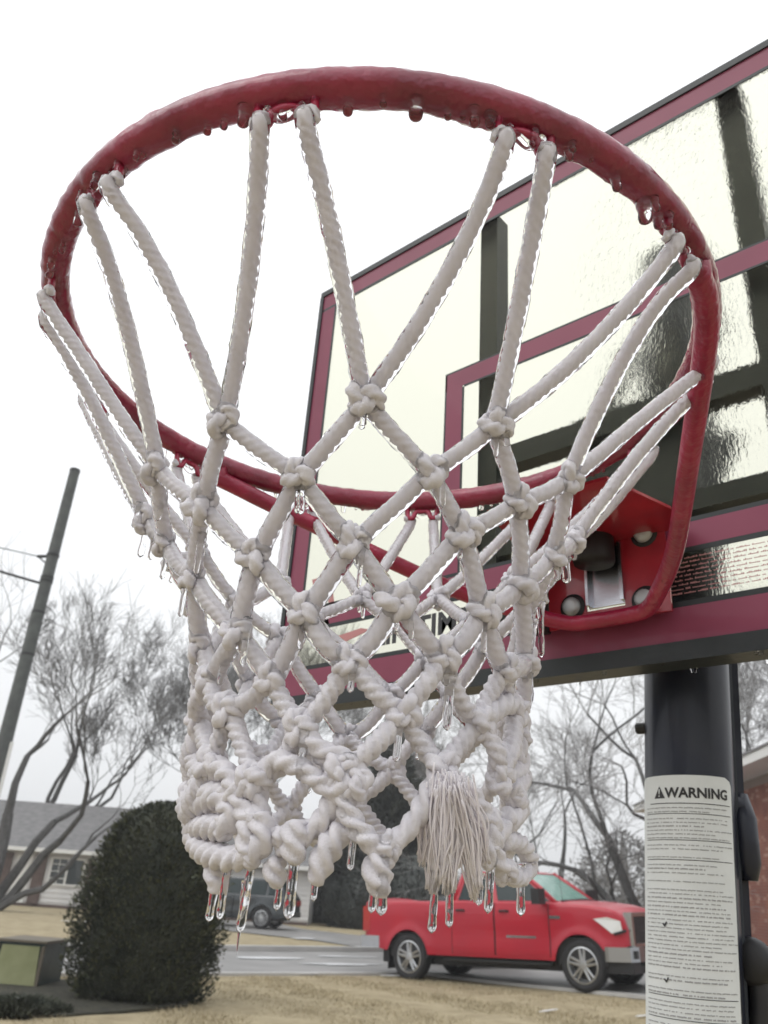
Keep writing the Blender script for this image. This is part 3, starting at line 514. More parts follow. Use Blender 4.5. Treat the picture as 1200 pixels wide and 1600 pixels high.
# ================================================================== VEHICLES
def make_vehicle(name, root, V):
    """V: dict of sizes. local x forward from the rear axle, y to the left, z up"""
    paint = V['paint']; WB = V['wb']; RW = V['rw']; xr, xf = V['xr'], V['xf']; HW = V['hw']
    arch = RW+.085
    def topz(x): return float(np.interp(x, [p[0] for p in V['top']], [p[1] for p in V['top']]))
    def sill(x):
        z = float(np.interp(x, [p[0] for p in V['sill']], [p[1] for p in V['sill']]))
        for xc in (0, WB):
            dx = abs(x-xc)
            if dx < arch: z = max(z, RW+math.sqrt(arch*arch-dx*dx)*.98)
        return z
    def plan(x):   # half width narrowing towards the ends
        return HW-float(np.interp(x, [xr, xr+.15, xr+.5, xf-1.0, xf-.35, xf-.08, xf], [.05, .01, 0, 0, .04, .09, .14] if V['belt'] > 1.2 else [.05, .01, 0, 0, .05, .15, .28]))
    def flare(x, z):
        k = 0
        for xc in (0, WB):
            q = math.hypot(x-xc, z-RW); k = max(k, .030*math.exp(-((q-arch)/.09)**2))
        return k
    def side(x, t):
        zb, zt = sill(x), topz(x); z = zb+(zt-zb)*t; u = (z-.3)/(V['belt']-.3)
        y = plan(x)-.045*(1-min(1, max(0, u)*2.6))**2-.075*max(0, u-.62)**1.5*2.2+flare(x, z)+.008*sin(u*9)
        return y, z
    xs = sorted(set(list(np.linspace(xr, xf, 96))+[0-arch+.002, arch-.002, WB-arch+.002, WB+arch-.002]))
    NT = 12; v = []; f = []
    bx0, bx1 = V.get('bed', (99, 99))
    for x in xs:
        row = []
        for i in range(NT+1): y, z = side(x, i/NT); row.append((y, z))
        y, z = row[-1]; inb = bx0 < x < bx1
        if inb: row += [(y-.03, z+.015), (y-.09, z+.01), (y-.11, z-.45), (0, z-.45)]
        else:
            cr = V['crown']; row += [(y-.03, z+.02), (y-.10, z+.03), (y*.55, z+.03+cr*.7), (0, z+.03+cr)]
        full = [(x, -a, b) for a, b in row]+[(x, a, b) for a, b in row[::-1][1:]]; v += full
    n = len(full)
    for j in range(len(xs)-1):
        for i in range(n-1): f.append((j*n+i, (j+1)*n+i, (j+1)*n+i+1, j*n+i+1))
    f.append(tuple(range(n))); f.append(tuple(range((len(xs)-1)*n, len(xs)*n))[::-1])
    body = link('body', v, f, paint, root, True)
    ch = MB(); ch.box(xr+.3, xf-.35, -HW+.28, HW-.28, .28, .75); ch.box(-1.0*.45, .45, -HW+.05, HW-.05, RW, RW+.42); ch.box(WB-.45, WB+.45, -HW+.05, HW-.05, RW, RW+.42)
    ch.tube([(0, -HW+.1, RW), (0, HW-.1, RW)], .06, 8); ch.build('underbody', 'black_plastic', root)
    # greenhouse
    (b0, b1, t0, t1) = V['cab']; bz = V['belt']+.0; tz = V['roof']; yb, yt = HW-.13, HW-.33
    def C(x, y, z): return (x, y, z)
    def quad_lerp(q, s, t):
        q = [np.array(k, float) for k in q]; return (q[0]*(1-s)+q[1]*s)*(1-t)+(q[3]*(1-s)+q[2]*s)*t
    hull = MB(); i_ = .035
    hv = [(b0+i_, -yb+i_, bz-.05), (b1-i_, -yb+i_, bz-.05), (b1-i_, yb-i_, bz-.05), (b0+i_, yb-i_, bz-.05), (t0+i_, -yt+i_, tz-.02), (t1-i_, -yt+i_, tz-.02), (t1-i_, yt-i_, tz-.02), (t0+i_, yt-i_, tz-.02)]
    hull.add(hv, [(0, 1, 5, 4), (1, 2, 6, 5), (2, 3, 7, 6), (3, 0, 4, 7), (4, 5, 6, 7)]); hull.build('cabin', 'black_plastic', root)
    def slab(name, q, s0, s1, t0_, t1_, mat, out, th=.02, parent=root):
        P = [quad_lerp(q, s0, t0_), quad_lerp(q, s1, t0_), quad_lerp(q, s1, t1_), quad_lerp(q, s0, t1_)]
        nrm = np.cross(P[1]-P[0], P[3]-P[0]); nrm /= np.linalg.norm(nrm); 
        if nrm@np.array(out) < 0: nrm = -nrm
        vv = [p for p in P]+[p+nrm*th for p in P]
        return link(name, vv, [(3, 2, 1, 0), (4, 5, 6, 7), (0, 1, 5, 4), (1, 2, 6, 5), (2, 3, 7, 6), (3, 0, 4, 7)], mat, parent)
    for s in (-1, 1):
        q = [(b0, s*yb, bz), (b1, s*yb, bz), (t1, s*yt, tz), (t0, s*yt, tz)]
        o = (0, s, .3)
        m = MB()
        for (s0, s1, a, b) in V['pillars']:
            pass
        for (s0a, s1a, s0b, s1b) in V['pillars']:
            P = [quad_lerp(q, s0a, 0), quad_lerp(q, s1a, 0), quad_lerp(q, s1b, 1), quad_lerp(q, s0b, 1)]
            nv = np.array([0, s, .35]); nv = nv/np.linalg.norm(nv); vv = P+[p+nv*.012 for p in P]
            m.add([p-nv*.02 for p in P]+[p+nv*.012 for p in P], [(3, 2, 1, 0), (4, 5, 6, 7), (0, 1, 5, 4), (1, 2, 6, 5), (2, 3, 7, 6), (3, 0, 4, 7)])
        P = [quad_lerp(q, 0, .90), quad_lerp(q, 1, .90), quad_lerp(q, 1, 1.02), quad_lerp(q, 0, 1.02)]; nv = np.array([0, s, .35]); nv = nv/np.linalg.norm(nv)
        m.add([p-nv*.02 for p in P]+[p+nv*.014 for p in P], [(3, 2, 1, 0), (4, 5, 6, 7), (0, 1, 5, 4), (1, 2, 6, 5), (2, 3, 7, 6), (3, 0, 4, 7)])
        m.build('window_frame', paint, root)
        for (s0, s1) in V['panes']: slab('side_window', q, s0, s1, .03, .90, 'auto_glass', o, .006)
    q = [(b1, -yb, bz), (b1, yb, bz), (t1, yt, tz), (t1, -yt, tz)]
    slab('windshield', q, .045, .955, .05, .94, V['ws'], (1, 0, 1), .012)
    q = [(b0, -yb, bz), (b0, yb, bz), (t0, yt, tz), (t0, -yt, tz)]
    slab('rear_window', q, .08, .92, .1, .85, 'auto_glass', (-1, 0, .3), .012)
    for s in (-1, 1):
        ap = MB(); ap.tube([(b1+.01, s*yb, bz-.02), ((b1+t1)/2+.015, s*(yb+yt)/2, (bz+tz)/2), (t1, s*yt, tz)], .04, 8); ap.build('pillar', paint, root, True)
        ap = MB(); ap.tube([(b0, s*yb, bz-.02), (t0, s*yt, tz)], .045, 8); ap.build('pillar', paint, root, True)
    rf = MB(); k = 9
    v = []; 
    for i in range(k+1):
        x = t0-.05+(t1-t0+.10)*i/k
        for j in range(k+1):
            y = -yt-.03+(2*yt+.06)*j/k; u = 1-abs(2*i/k-1)**4; w_ = 1-abs(2*j/k-1)**4; v.append((x, y, tz-.01+.055*min(u, w_)**.6))
    f = [(i*(k+1)+j, (i+1)*(k+1)+j, (i+1)*(k+1)+j+1, i*(k+1)+j+1) for i in range(k) for j in range(k)]
    rf.add(v, f); rf.box(t0-.03, t1+.03, -yt-.02, yt+.02, tz-.03, tz-.008); rf.build('roof', paint, root, True)
    # doors: thin proud panels with gaps between, following the body side
    for (x0, x1) in V['doors']:
        for s in (-1, 1):
            v = []; f = []; nx, nz = 14, 9
            for i in range(nx+1):
                x = x0+(x1-x0)*i/nx
                for j in range(nz+1):
                    t = .07+.92*j/nz; y, z = side(x, t); v.append((x, s*(y+.010), z))
            for i in range(nx):
                for j in range(nz): f.append((i*(nz+1)+j, (i+1)*(nz+1)+j, (i+1)*(nz+1)+j+1, i*(nz+1)+j+1))
            n0 = len(v); v += [(a, b-s*.012, c) for a, b, c in v]
            rim_ = [i*(nz+1) for i in range(nx+1)]+[nx*(nz+1)+j for j in range(1, nz+1)]+[i*(nz+1)+nz for i in range(nx-1, -1, -1)]+[j for j in range(nz-1, 0, -1)]
            for a_, b_ in zip(rim_, rim_[1:]+rim_[:1]): f.append((a_, b_, b_+n0, a_+n0))
            dr = link('door', v, f, paint, root, False)
            y, z = side(x0+.16, .86); h = MB(); h.tube([(x0+.10, s*(y+.012), z-.02), (x0+.12, s*(y+.045), z-.01), (x0+.27, s*(y+.045), z-.01), (x0+.29, s*(y+.012), z-.02)], .018, 6); h.build('handle', 'black_plastic', dr)
            ed = MB(); ye, _ = side(x0, .5)
            for xx in (x0-.010, x1+.010):
                pts = []
                for j in range(10): y, z = side(xx, .05+.94*j/9); pts.append((xx, s*(y+.001), z))
                ed.tube(pts, .008, 4)
            ed.build('door_gap', 'black_plastic', dr)
    for s in (-1, 1):
        y, z = side(b1-.25, 1); mr = MB(); mr.tube([(b1-.22, s*(y-.05), z+.0), (b1-.20, s*(y+.12), z+.05)], .03, 6)
        mr.box(b1-.28, b1-.12, s*(y+.10)-.001, s*(y+.10)+s*.24, z-.02, z+V['mir']) if s > 0 else mr.box(b1-.28, b1-.12, -(y+.34), -(y+.10), z-.02, z+V['mir'])
        mr.build('wing_mirror', 'black_plastic', root)
    # wheels
    for x in (0, WB):
        for s in (-1, 1):
            yo = HW-.02; c = (x, 0, 0)
            t = MB(); rr = RW*.68
            t.lathe([(rr, s*(yo-.02)), (RW*.80, s*(yo+.005)), (RW*.93, s*yo), (RW*.985, s*(yo-.03)), (RW, s*(yo-.07)), (RW, s*(yo-.19)), (RW*.97, s*(yo-.24)), (rr, s*(yo-.24))], 36, 'y', (x, 0, RW))
            ty = t.build('wheel', 'tyre', root, True)
            tr = MB()
            for k in range(40): 
                a = k/40*2*pi; tr.box(-.012, .012, *( (yo-.22, yo-.04) if s > 0 else (-yo+.04, -yo+.22)), RW-.004, RW+.006, T=Matrix.Translation((x, 0, RW)) @ Matrix.Rotation(a, 4, 'Y'))
            tr.build('tread', 'tyre', ty)
            r = MB(); r.lathe([(rr+.012, s*(yo-.012)), (rr-.01, s*(yo-.005)), (rr-.03, s*(yo-.04)), (rr-.045, s*(yo-.12)), (.0, s*(yo-.13))], 32, 'y', (x, 0, RW), m=0)
            ns = V['spokes']
            for k in range(ns):
                a = k/ns*2*pi+.3
                for da in (-.17, .17):
                    p0 = (x+.07*cos(a+da*2), s*(yo-.03), RW+.07*sin(a+da*2)); p1 = (x+(rr-.02)*cos(a+da), s*(yo-.022), RW+(rr-.02)*sin(a+da)); r.tube([p0, p1], [.028, .020], 5)
            r.lathe([(.0, s*(yo-.005)), (.06, s*(yo-.008)), (.085, s*(yo-.03)), (.09, s*(yo-.06))], 16, 'y', (x, 0, RW)); 
            r.build('rim', 'alloy', ty)
            dk = MB(); dk.lathe([(rr-.05, s*(yo-.115)), (0, s*(yo-.118))], 20, 'y', (x, 0, RW)); dk.build('brake_disc', 'black_plastic', ty)
    return side, plan, topz, sill

TRK = dict(paint='car_red', wb=3.70, rw=.405, xr=-1.12, xf=4.54, hw=.985, belt=1.38, roof=1.90,
    top=[(-1.12, 1.36), (-1.05, 1.385), (1.0, 1.385), (3.0, 1.375), (3.25, 1.36), (3.8, 1.33), (4.15, 1.29), (4.38, 1.23), (4.48, 1.14), (4.54, .95)],
    sill=[(-1.12, .62), (-.6, .52), (.5, .46), (3.2, .46), (4.15, .60), (4.54, .72)], bed=(-1.02, .92), crown=.045,
    cab=(1.02, 3.25, 1.18, 2.48), pillars=[(0, .045, 0, .06), (.40, .455, .46, .52), (.955, 1.0, .93, 1.0)], panes=[(.03, .41), (.45, .965)],
    ws='windshield_glass', doors=[(1.06, 1.98), (2.02, 3.12)], mir=.24, spokes=5)
TX, TD, TZ, TYAW, TPITCH = 1.73, 18.9, -1.475, -.68, .052
R3 = Matrix.Rotation(YAW+TYAW, 4, 'Z') @ Matrix.Rotation(-TPITCH, 4, 'Y') @ Matrix.Rotation(.03, 4, 'X')
truck = empty('pickup_truck', W(TX, TD, TZ), rot=R3.to_euler()); tag(truck, 'bright red crew pickup truck parked with its chrome nose toward the hoop pole', 'truck')
side, plan, topz, sill = make_vehicle('pickup_truck', truck, TRK)
def truck_details():
    t = truck
    # headlights
    for s in (-1, 1):
        h = MB(); v = []
        pts = [(x, plan(x)+.004, z) for x, z in ((3.98, 1.13), (4.22, 1.16), (4.44, 1.10), (4.46, .93), (4.28, .91))]
        o = [(x+.012, s*(y+.012), z) for x, y, z in pts]; i_ = [(x-.08, s*(y-.08), z) for x, y, z in pts]
        h.add(o+i_, [(0, 1, 2, 4), (2, 3, 4), (0, 5, 6, 1), (1, 6, 7, 2), (2, 7, 8, 3), (3, 8, 9, 4), (4, 9, 5, 0)]); h.build('headlight', 'lamp_lens', t)
        bz = MB(); bz.tube([(x+.014, s*(plan(x)+.018), z) for x, z in ((4.315, .90), (4.435, .93), (4.515, .96))], .022, 6)
        bz.build('lamp_trim', 'black_plastic', t)
    g = MB(); g.box(4.415, 4.590, -.74, .74, .74, 1.19); g.build('grille', 'black_plastic', t)
    c = MB()
    for (y0, y1, z0, z1) in ((-.78, .78, 1.17, 1.235), (-.74, .74, .70, .755), (-.80, -.725, .72, 1.19), (.725, .80, .72, 1.19)): c.box(4.465, 4.615, y0, y1, z0, z1)
    c.build('grille_surround', 'chrome', t)
    for k in range(4):
        b = MB(); b.box(4.590, 4.605, -.72, .72, .82+k*.085, .84+k*.085); b.build('grille_bar', 'black_plastic', t)
    em = MB(); em.lathe([(0, 4.615), (.05, 4.615), (.085, 4.610), (.085, 4.600)], 18, 'x', (0, 0, .98)); em.build('badge', 'chrome', t)
    for s in (-1, 1):
        b = MB(); P = [(4.655, .46), (4.655, .72), (4.575, .92), (4.215, 1.0), (4.155, 1.0), (4.155, .97), (4.495, .84), (4.575, .46)]
        P = [(x, s*y) for x, y in P]
        if s > 0: P = P[::-1]
        b.prism(P, .48, .70, axis='z'); b.build('front_bumper', 'dull_chrome', t)
        f = MB(); f.box(4.475, 4.650, *sorted((s*.74, s*.84)), .53, .65, T=Matrix.Translation((0, 0, 0))); f.build('fog_lamp', 'black_plastic', t)
    b = MB(); b.box(4.365, 4.635, -.47, .47, .42, .70); b.box(4.115, 4.595, -.90, .90, .30, .475); b.build('bumper_centre', 'black_plastic', t)
    b = MB(); b.prism([(-1.30, -.85), (-1.32, -.6), (-1.32, .6), (-1.30, .85), (-1.20, .97), (-.72, .985), (-.72, .94), (-1.1, .9), (-1.1, -.9), (-.72, -.94), (-.72, -.985), (-1.20, -.97)], .55, .76, axis='z'); b.build('rear_bumper', 'chrome', t)
    tg = MB(); tg.box(-1.155, -1.11, -.80, .80, .80, 1.37); tp = tg.build('tailgate', 'car_red', t)
    h = MB(); h.box(-1.17, -1.15, -.12, .12, 1.16, 1.24); h.build('handle', 'black_plastic', tp)
    for s in (-1, 1):
        l = MB(); l.box(-1.16, -.98, *sorted((s*.82, s*.965)), .84, 1.30); l.build('tail_light', 'tail_lens', t)
        y, z = side(4.4-1.3, .35); l = MB(); l.box(2.25, 2.86, *sorted((s*(HWs(2.5, .40)+.010), s*(HWs(2.5, .40)+.020))), .80, .835); l.build('badge', 'chrome', t)
        l = MB(); yy = HWs(3.2, .82); l.box(3.15, 3.36, *sorted((s*(yy+.002), s*(yy+.018))), 1.12, 1.17); l.build('badge', 'chrome', t)
        mf = MB(); mf.box(-.52, -.49, *sorted((s*.70, s*.96)), .18, .55); mf.build('mud_flap', 'black_plastic', t)
    for s in (-1, 1):
        st = MB(); st.tube([(.8, s*.90, .40), (3.1, s*.90, .40)], .035, 6); st.build('side_step', 'black_plastic', t)
    hc = MB(); hc.tube([(3.30, -.72, 1.40), (3.42, 0, 1.43), (3.30, .72, 1.40)], .03, 6); hc.build('cowl', 'black_plastic', t)
    an = MB(); an.tube([(3.35, -.80, 1.38), (3.32, -.82, 1.95)], .005, 5); an.build('antenna', 'black_plastic', t)
    fd = MB()
    # fuel door
    y = HWs(-.55, .75); fd.box(.42, .60, -(y+.006), -(y-.004), 1.02, 1.2); fd.build('fuel_door', 'car_red', t)
def HWs(x, tt): return side(x, tt)[0]
truck_details()
SUV = dict(paint='car_dark', wb=2.75, rw=.36, xr=-.95, xf=3.65, hw=.93, belt=1.12, roof=1.66,
    top=[(-.95, .98), (-.9, 1.10), (2.2, 1.10), (2.6, 1.07), (3.3, .98), (3.55, .86), (3.65, .70)], sill=[(-.95, .45), (-.5, .34), (2.9, .34), (3.65, .42)], crown=.03,
    cab=(-.85, 2.35, -.45, 1.55), pillars=[(0, .03, 0, .05), (.22, .25, .17, .2), (.55, .58, .57, .6), (.965, 1, .94, 1)], panes=[(.03, .22), (.25, .56), (.58, .97)],
    ws='auto_glass', doors=[(.30, 1.15), (1.19, 2.2)], mir=.15, spokes=7)
suv = empty('dark_car', G(-3.3, 34.4, .03), YAW+pi*.93); tag(suv, 'dark car parked on the driveway in front of the white house', 'car')
make_vehicle('dark_car', suv, SUV)
for s in (-.62, .62):
    l = MB(); l.box(-1.0, -.93, s-.17, s+.17, .82, 1.0); l.build('tail_light', 'tail_lens', suv)
    l = MB(); l.box(3.5, 3.64, s-.15, s+.15, .68, .82); l.build('headlight', 'lamp_lens', suv)
for x0, x1 in ((-1.02, -.9), (3.55, 3.68)):
    l = MB(); l.box(x0, x1, -.8, .8, .42, .6); l.build('bumper', 'black_plastic', suv)
CAR = dict(SUV); CAR.update(roof=1.36, belt=.92, cab=(-.6, 2.15, .1, 1.25), top=[(-.95, .84), (-.88, .90), (2.2, .90), (2.6, .87), (3.3, .80), (3.55, .72), (3.65, .62)], rw=.325, ws='auto_glass')
car2 = empty('dark_car', G(3.05, 21.6, .03), YAW+1.98); tag(car2, 'low dark car parked beyond the red pickup, its wheels showing under the truck', 'car')
make_vehicle('dark_car', car2, CAR)

# ================================================================== HOOP
DB = .3924; HB, ZT, ZB = .533, .612, -.145
R = .2365
gz0 = CZ-1.5
pole_axis = lambda z: np.array([.021+(z+.1)*.072, .512, z])
hoop = empty('basketball_hoop', (float(pole_axis(gz0)[0]), .512, gz0)); tag(hoop, 'ice coated basketball hoop with maroon trimmed clear backboard on a black pole', 'basketball hoop')
HO = Vector(hoop.location)
def hb(o):  # parts are modelled in world coordinates, then hung on the hoop
    o.parent = hoop; o.matrix_parent_inverse = Matrix.Translation(-HO); return o
def under(o, p): o.parent = p; return o
# backboard sheet
gm = glassmat('acrylic', (.905, .90, .83), .03, 1.10)
n = gm.node_tree; tc = n.nodes.new('ShaderNodeTexCoord')
# rippled ice is thick only on part of the board: a broad noise masks a fine one
nz = n.nodes.new('ShaderNodeTexNoise'); nz.inputs['Scale'].default_value = 120; nz.inputs['Detail'].default_value = 4; nz.inputs['Distortion'].default_value = 1.2
mpx = n.nodes.new('ShaderNodeMapping'); mpx.inputs['Scale'].default_value = (1.6, 1, .7)
mk = n.nodes.new('ShaderNodeTexNoise'); mk.inputs['Scale'].default_value = 4.2; mk.inputs['Detail'].default_value = 1
rr_ = n.nodes.new('ShaderNodeMapRange'); rr_.inputs[1].default_value = .38; rr_.inputs[2].default_value = .60; rr_.inputs[3].default_value = .45; rr_.inputs[4].default_value = 1.0
sx = n.nodes.new('ShaderNodeSeparateXYZ'); mr2 = n.nodes.new('ShaderNodeMapRange'); mr2.inputs[1].default_value = -.12; mr2.inputs[2].default_value = .02
ad = n.nodes.new('ShaderNodeMath'); ad.operation = 'MULTIPLY'
bp = n.nodes.new('ShaderNodeBump'); bp.inputs['Distance'].default_value = .0036
n.links.new(tc.outputs['Object'], mpx.inputs[0]); n.links.new(mpx.outputs[0], nz.inputs['Vector']); n.links.new(tc.outputs['Object'], mk.inputs['Vector']); n.links.new(mk.outputs['Fac'], rr_.inputs[0])
n.links.new(tc.outputs['Object'], sx.inputs[0]); n.links.new(sx.outputs['X'], mr2.inputs[0]); n.links.new(mr2.outputs[0], ad.inputs[0]); n.links.new(rr_.outputs[0], ad.inputs[1])
n.links.new(ad.outputs[0], bp.inputs['Strength'])
rgh = n.nodes.new('ShaderNodeMapRange'); rgh.inputs[3].default_value = .02; rgh.inputs[4].default_value = .16; n.links.new(ad.outputs[0], rgh.inputs[0]); n.links.new(rgh.outputs[0], n.nodes['Glass BSDF'].inputs['Roughness'])
n.links.new(nz.outputs['Fac'], bp.inputs['Height']); n.links.new(bp.outputs[0], n.nodes['Glass BSDF'].inputs['Normal'])
b = MB(); b.box(-HB+.004, HB-.004, DB, DB+.005, ZB+.004, ZT-.004); board = hb(b.build('backboard', 'acrylic'))
def stripe(x0, x1, z0, z1, mat, name='stripe', y=DB, th=.0012, lay=0):
    m = MB(); y0 = y-.0004-lay*.0015; m.box(x0, x1, y0-th, y0, z0, z1); o = m.build(name, mat); return under(o, board)
# outer frame (real channel) and printed border
def channel(x0, x1, z0, z1):
    m = MB(); m.box(x0, x1, DB-.004, DB+.030, z0, z1); return under(m.build('edge_channel', 'board_black'), board)
channel(-HB, HB, ZT-.011, ZT); channel(-HB, HB, ZB-.001, ZB+.018); channel(-HB-.001, -HB+.007, ZB+.018, ZT-.011); channel(HB-.007, HB+.001, ZB+.018, ZT-.011)
BW = .034
stripe(-HB+.007, HB-.007, ZT-.011-.030, ZT-.011, 'board_red'); stripe(-HB+.007, HB-.007, ZT-.046, ZT-.041, 'board_black')
stripe(-HB+.007, -HB+.038, -.092, ZT-.046, 'board_red'); stripe(HB-.038, HB-.007, -.092, ZT-.046, 'board_red')
stripe(-HB+.038, -HB+.042, -.086, ZT-.046, 'board_black'); stripe(HB-.042, HB-.038, -.086, ZT-.046, 'board_black')
stripe(-HB+.007, HB-.007, ZB+.018, -.092, 'board_red'); stripe(-HB+.038, HB-.038, -.092, -.086, 'board_black')
stripe(-HB+.042, HB-.042, -.030, -.003, 'board_red'); stripe(-HB+.042, HB-.042, -.0355, -.030, 'board_black'); stripe(-HB+.042, HB-.042, -.003, .002, 'board_black')
S, ZS = .2405, .3136
stripe(-S, S, ZS-.030, ZS-.003, 'board_red'); stripe(-S, S, ZS-.003, ZS, 'board_black'); stripe(-S+.033, S-.033, ZS-.033, ZS-.030, 'board_black')
for s in (-1, 1):
    a, c = sorted((s*(S-.003), s*(S-.030))); stripe(a, c, .002, ZS-.030, 'board_red')
    a, c = sorted((s*S, s*(S-.003))); stripe(a, c, .002, ZS-.003, 'board_black')
    a, c = sorted((s*(S-.030), s*(S-.033))); stripe(a, c, .002, ZS-.033, 'board_black')
# lettering
def text_mesh(name, body, size, mat, T, ext=.0004, spacing=1.0, bold=0, fn=None):
    cu = bpy.data.curves.new(name, 'FONT'); cu.body = body; cu.size = size; cu.extrude = ext; cu.offset = bold; cu.space_character = spacing; cu.resolution_u = 3
    o = bpy.data.objects.new(name, cu); col.objects.link(o); dg = bpy.context.evaluated_depsgraph_get(); me = bpy.data.meshes.new_from_object(o.evaluated_get(dg))
    bpy.data.objects.remove(o); bpy.data.curves.remove(cu); me.materials.clear(); me.materials.append(MAT[mat])
    if fn:
        for v in me.vertices: v.co = Vector(fn(v.co))
    else: me.transform(T)
    ob = bpy.data.objects.new(name, me); col.objects.link(ob); return ob
TB = lambda x, z: Matrix.Translation((x, DB-.0012, z)) @ Matrix.Rotation(pi/2, 4, 'X')
under(text_mesh('logo_lettering', 'LIFETIME', .040, 'print_black', TB(-.345, -.0745), bold=.0012, spacing=1.02), board)
# red swoosh triangle beside the lettering
lg = MB()
lg.prism([(-.478, .045), (-.466, .045), (-.432, -.030), (-.444, -.030)], DB-.0016, DB-.0006); lg.prism([(-.452, .045), (-.440, .045), (-.420, -.022), (-.430, -.022)], DB-.0016, DB-.0006)
lg.prism([(-.440, -.064), (-.425, -.052), (-.370, -.046), (-.352, -.051), (-.375, -.056), (-.420, -.066)], DB-.0016, DB-.0006)
under(lg.build('logo_mark', 'print_red'), board)
r = random.Random(3); ln = MB()
for k in range(9):
    z = -.0410-k*.0046; x = .058; end = r.uniform(.15, .23)
    while x < end:
        nl = r.randint(2, 8)
        for q in range(nl):
            h_ = r.choice([.0009, .0009, .0016]); ln.box(x, x+.0011, DB-.0011, DB-.0005, z-.0007, z-.0007+h_); x += .0017
        x += .0018
under(ln.build('small_print', 'print_red'), board)
# rear frame of the board
for x in (-.183, .183):
    m = MB(); m.box(x-.015, x+.015, DB+.022, DB+.052, -.13, .60); under(m.build('rear_rail', 'frame_metal'), board)
for z0, z1 in ((.148, .178), (.022, .045)):
    m = MB(); m.box(-.168, .168, DB+.024, DB+.050, z0, z1); under(m.build('cross_rail', 'frame_metal'), board)
m = MB(); m.box(-HB+.02, HB-.02, DB+.006, DB+.029, ZB+.001, ZB+.012); under(m.build('rear_flange', 'frame_metal'), board)
# lift arms between board and pole
for s in (-1, 1):
    for z0, z1 in ((.16, .36), (-.02, .18)):
        m = MB(); m.tube([(s*.055, DB+.05, z0), (s*.055+.03, .56, z1)], .013, 8); hb(m.build('lift_arm', 'frame_metal'))
m = MB(); m.box(-.07, .08, DB+.052, DB+.066, -.02, .20); hb(m.build('arm_plate', 'frame_metal'))
# pole
p = [pole_axis(z) for z in (gz0-.1, -1, -.5, -.1, .2, .445)]
m = MB(); m.tube(p, .0445, 40); pole = hb(m.build('pole', 'pole_paint', None, True)); 
cdir = np.array([.342, -.94, 0]); cdir /= np.linalg.norm(cdir); cr = np.array([-cdir[1], cdir[0], 0])   # pole towards viewer and its right hand side
m = MB(); T = []
for z0, z1 in ((-1.1, -.09),):
    a, b_ = pole_axis(z0)+cr*.042-cdir*.026, pole_axis(z1)+cr*.042-cdir*.026
    m.tube([a, b_], .0125, 4)
hb(m.build('lift_rod', 'pole_paint'))
m = MB(); a, b_ = pole_axis(-1.1)+cr*.044-cdir*.006, pole_axis(-.09)+cr*.044-cdir*.006; m.tube([a, b_], .0035, 6); hb(m.build('rod_edge', 'frame_metal'))
for z, L in ((-.262, .055),):
    c = pole_axis(z)+cr*.050-cdir*.016; m = MB(); m.tube([c+UP*.012, c-UP*.012, c-UP*L, c-UP*(L+.016)], [.008, .014, .013, .008], 12); m.tube([c-cr*.02, c+cr*.004], .012, 8); hb(m.build('lift_bracket', 'pole_paint', None, True))
c = pole_axis(-.405)+cr*.053-cdir*.014; m = MB(); m.lathe([(0, -.014), (.014, -.014), (.020, -.009), (.022, 0), (.020, .009), (.014, .014), (0, .014)], 20, 'y', tuple(c)); hb(m.build('handle_knob', 'black_plastic', None, True))
m = MB(); m.tube(catmull([c+UP*.01, c+cr*.004-UP*.03, c-cr*.004-UP*.09, c-UP*.2], .01), [.012]*1 if False else .010, 8); hb(m.build('lift_handle', 'black_plastic', None, True))
c = pole_axis(-.185)-cr*.047; m = MB(); m.lathe([(0, -.008), (.006, -.006), (.006, .006), (0, .008)], 10, 'x', tuple(c)); hb(m.build('pole_bolt', 'black_plastic'))
for z in (-.21, -.9):
    m = MB(); m.lathe([(.0447, -.004), (.0462, -.003), (.0462, .003), (.0447, .004)], 36, 'z', tuple(pole_axis(z))); 
    if z < -.5: hb(m.build('pole_collar', 'pole_paint', None, True))
# portable base
m = MB(); m.prism([(-.35, -.2), (.35, -.2), (.42, .1), (.38, .8), (-.38, .8), (-.42, .1)], -.02, .15, axis='z'); bs = m.build('base_tank', 'black_plastic'); bs.location = HO; hb(bs)
# warning label wrapped on the pole
def onpole(phi, z, lift=.0):   # phi from viewer direction, positive to the viewer's right
    rad_ = .0447+lift; c = pole_axis(z); return c+rad_*(cos(phi)*cdir+sin(phi)*cr)
def label_patch(ph0, ph1, z0, z1, lift, mat, name, round_=.010, nx=30):
    v = []; f = []; nz = 8
    zs = [z1, z1-.003, z1-.007, z1-round_]+list(np.linspace(z1-round_, z0, nz+1))[1:]
    for z in zs:
        q = min(1, max(0, (z1-z)/round_)) if round_ else 1
        ins = round_*(1-math.sqrt(max(0, 1-(1-q)**2))) if round_ else 0
        for i in range(nx+1):
            ph = ph0+ins/.0447+(ph1-ph0-2*ins/.0447)*i/nx; v.append(onpole(ph, z, lift))
    for j in range(len(zs)-1):
        for i in range(nx): a = j*(nx+1)+i; f.append((a, a+nx+1, a+nx+2, a+1))
    return link(name, v, f, mat, None, True)
lab = hb(label_patch(-1.45, 1.12, -.78, -.240, .0004, 'sticker', 'warning_label'))
LZ = -.2615
def wrap(co, ph0=-.50): return onpole(ph0+co[0]/.0447, LZ+co[1], .0009)
t = text_mesh('warning_lettering', 'WARNING', .0133, 'print_charcoal', None, bold=.0004, fn=wrap); under(t, lab).matrix_parent_inverse = Matrix()
def reloc(o): o.matrix_parent_inverse = Matrix(); return o
tv = MB(); 
def wtri(pts, m=0):
    v = [onpole(-.80+x/.0447, LZ+y, .0009 if m == 0 else .0012) for x, y in pts]; tv.add(v, [tuple(range(len(pts)))], m)
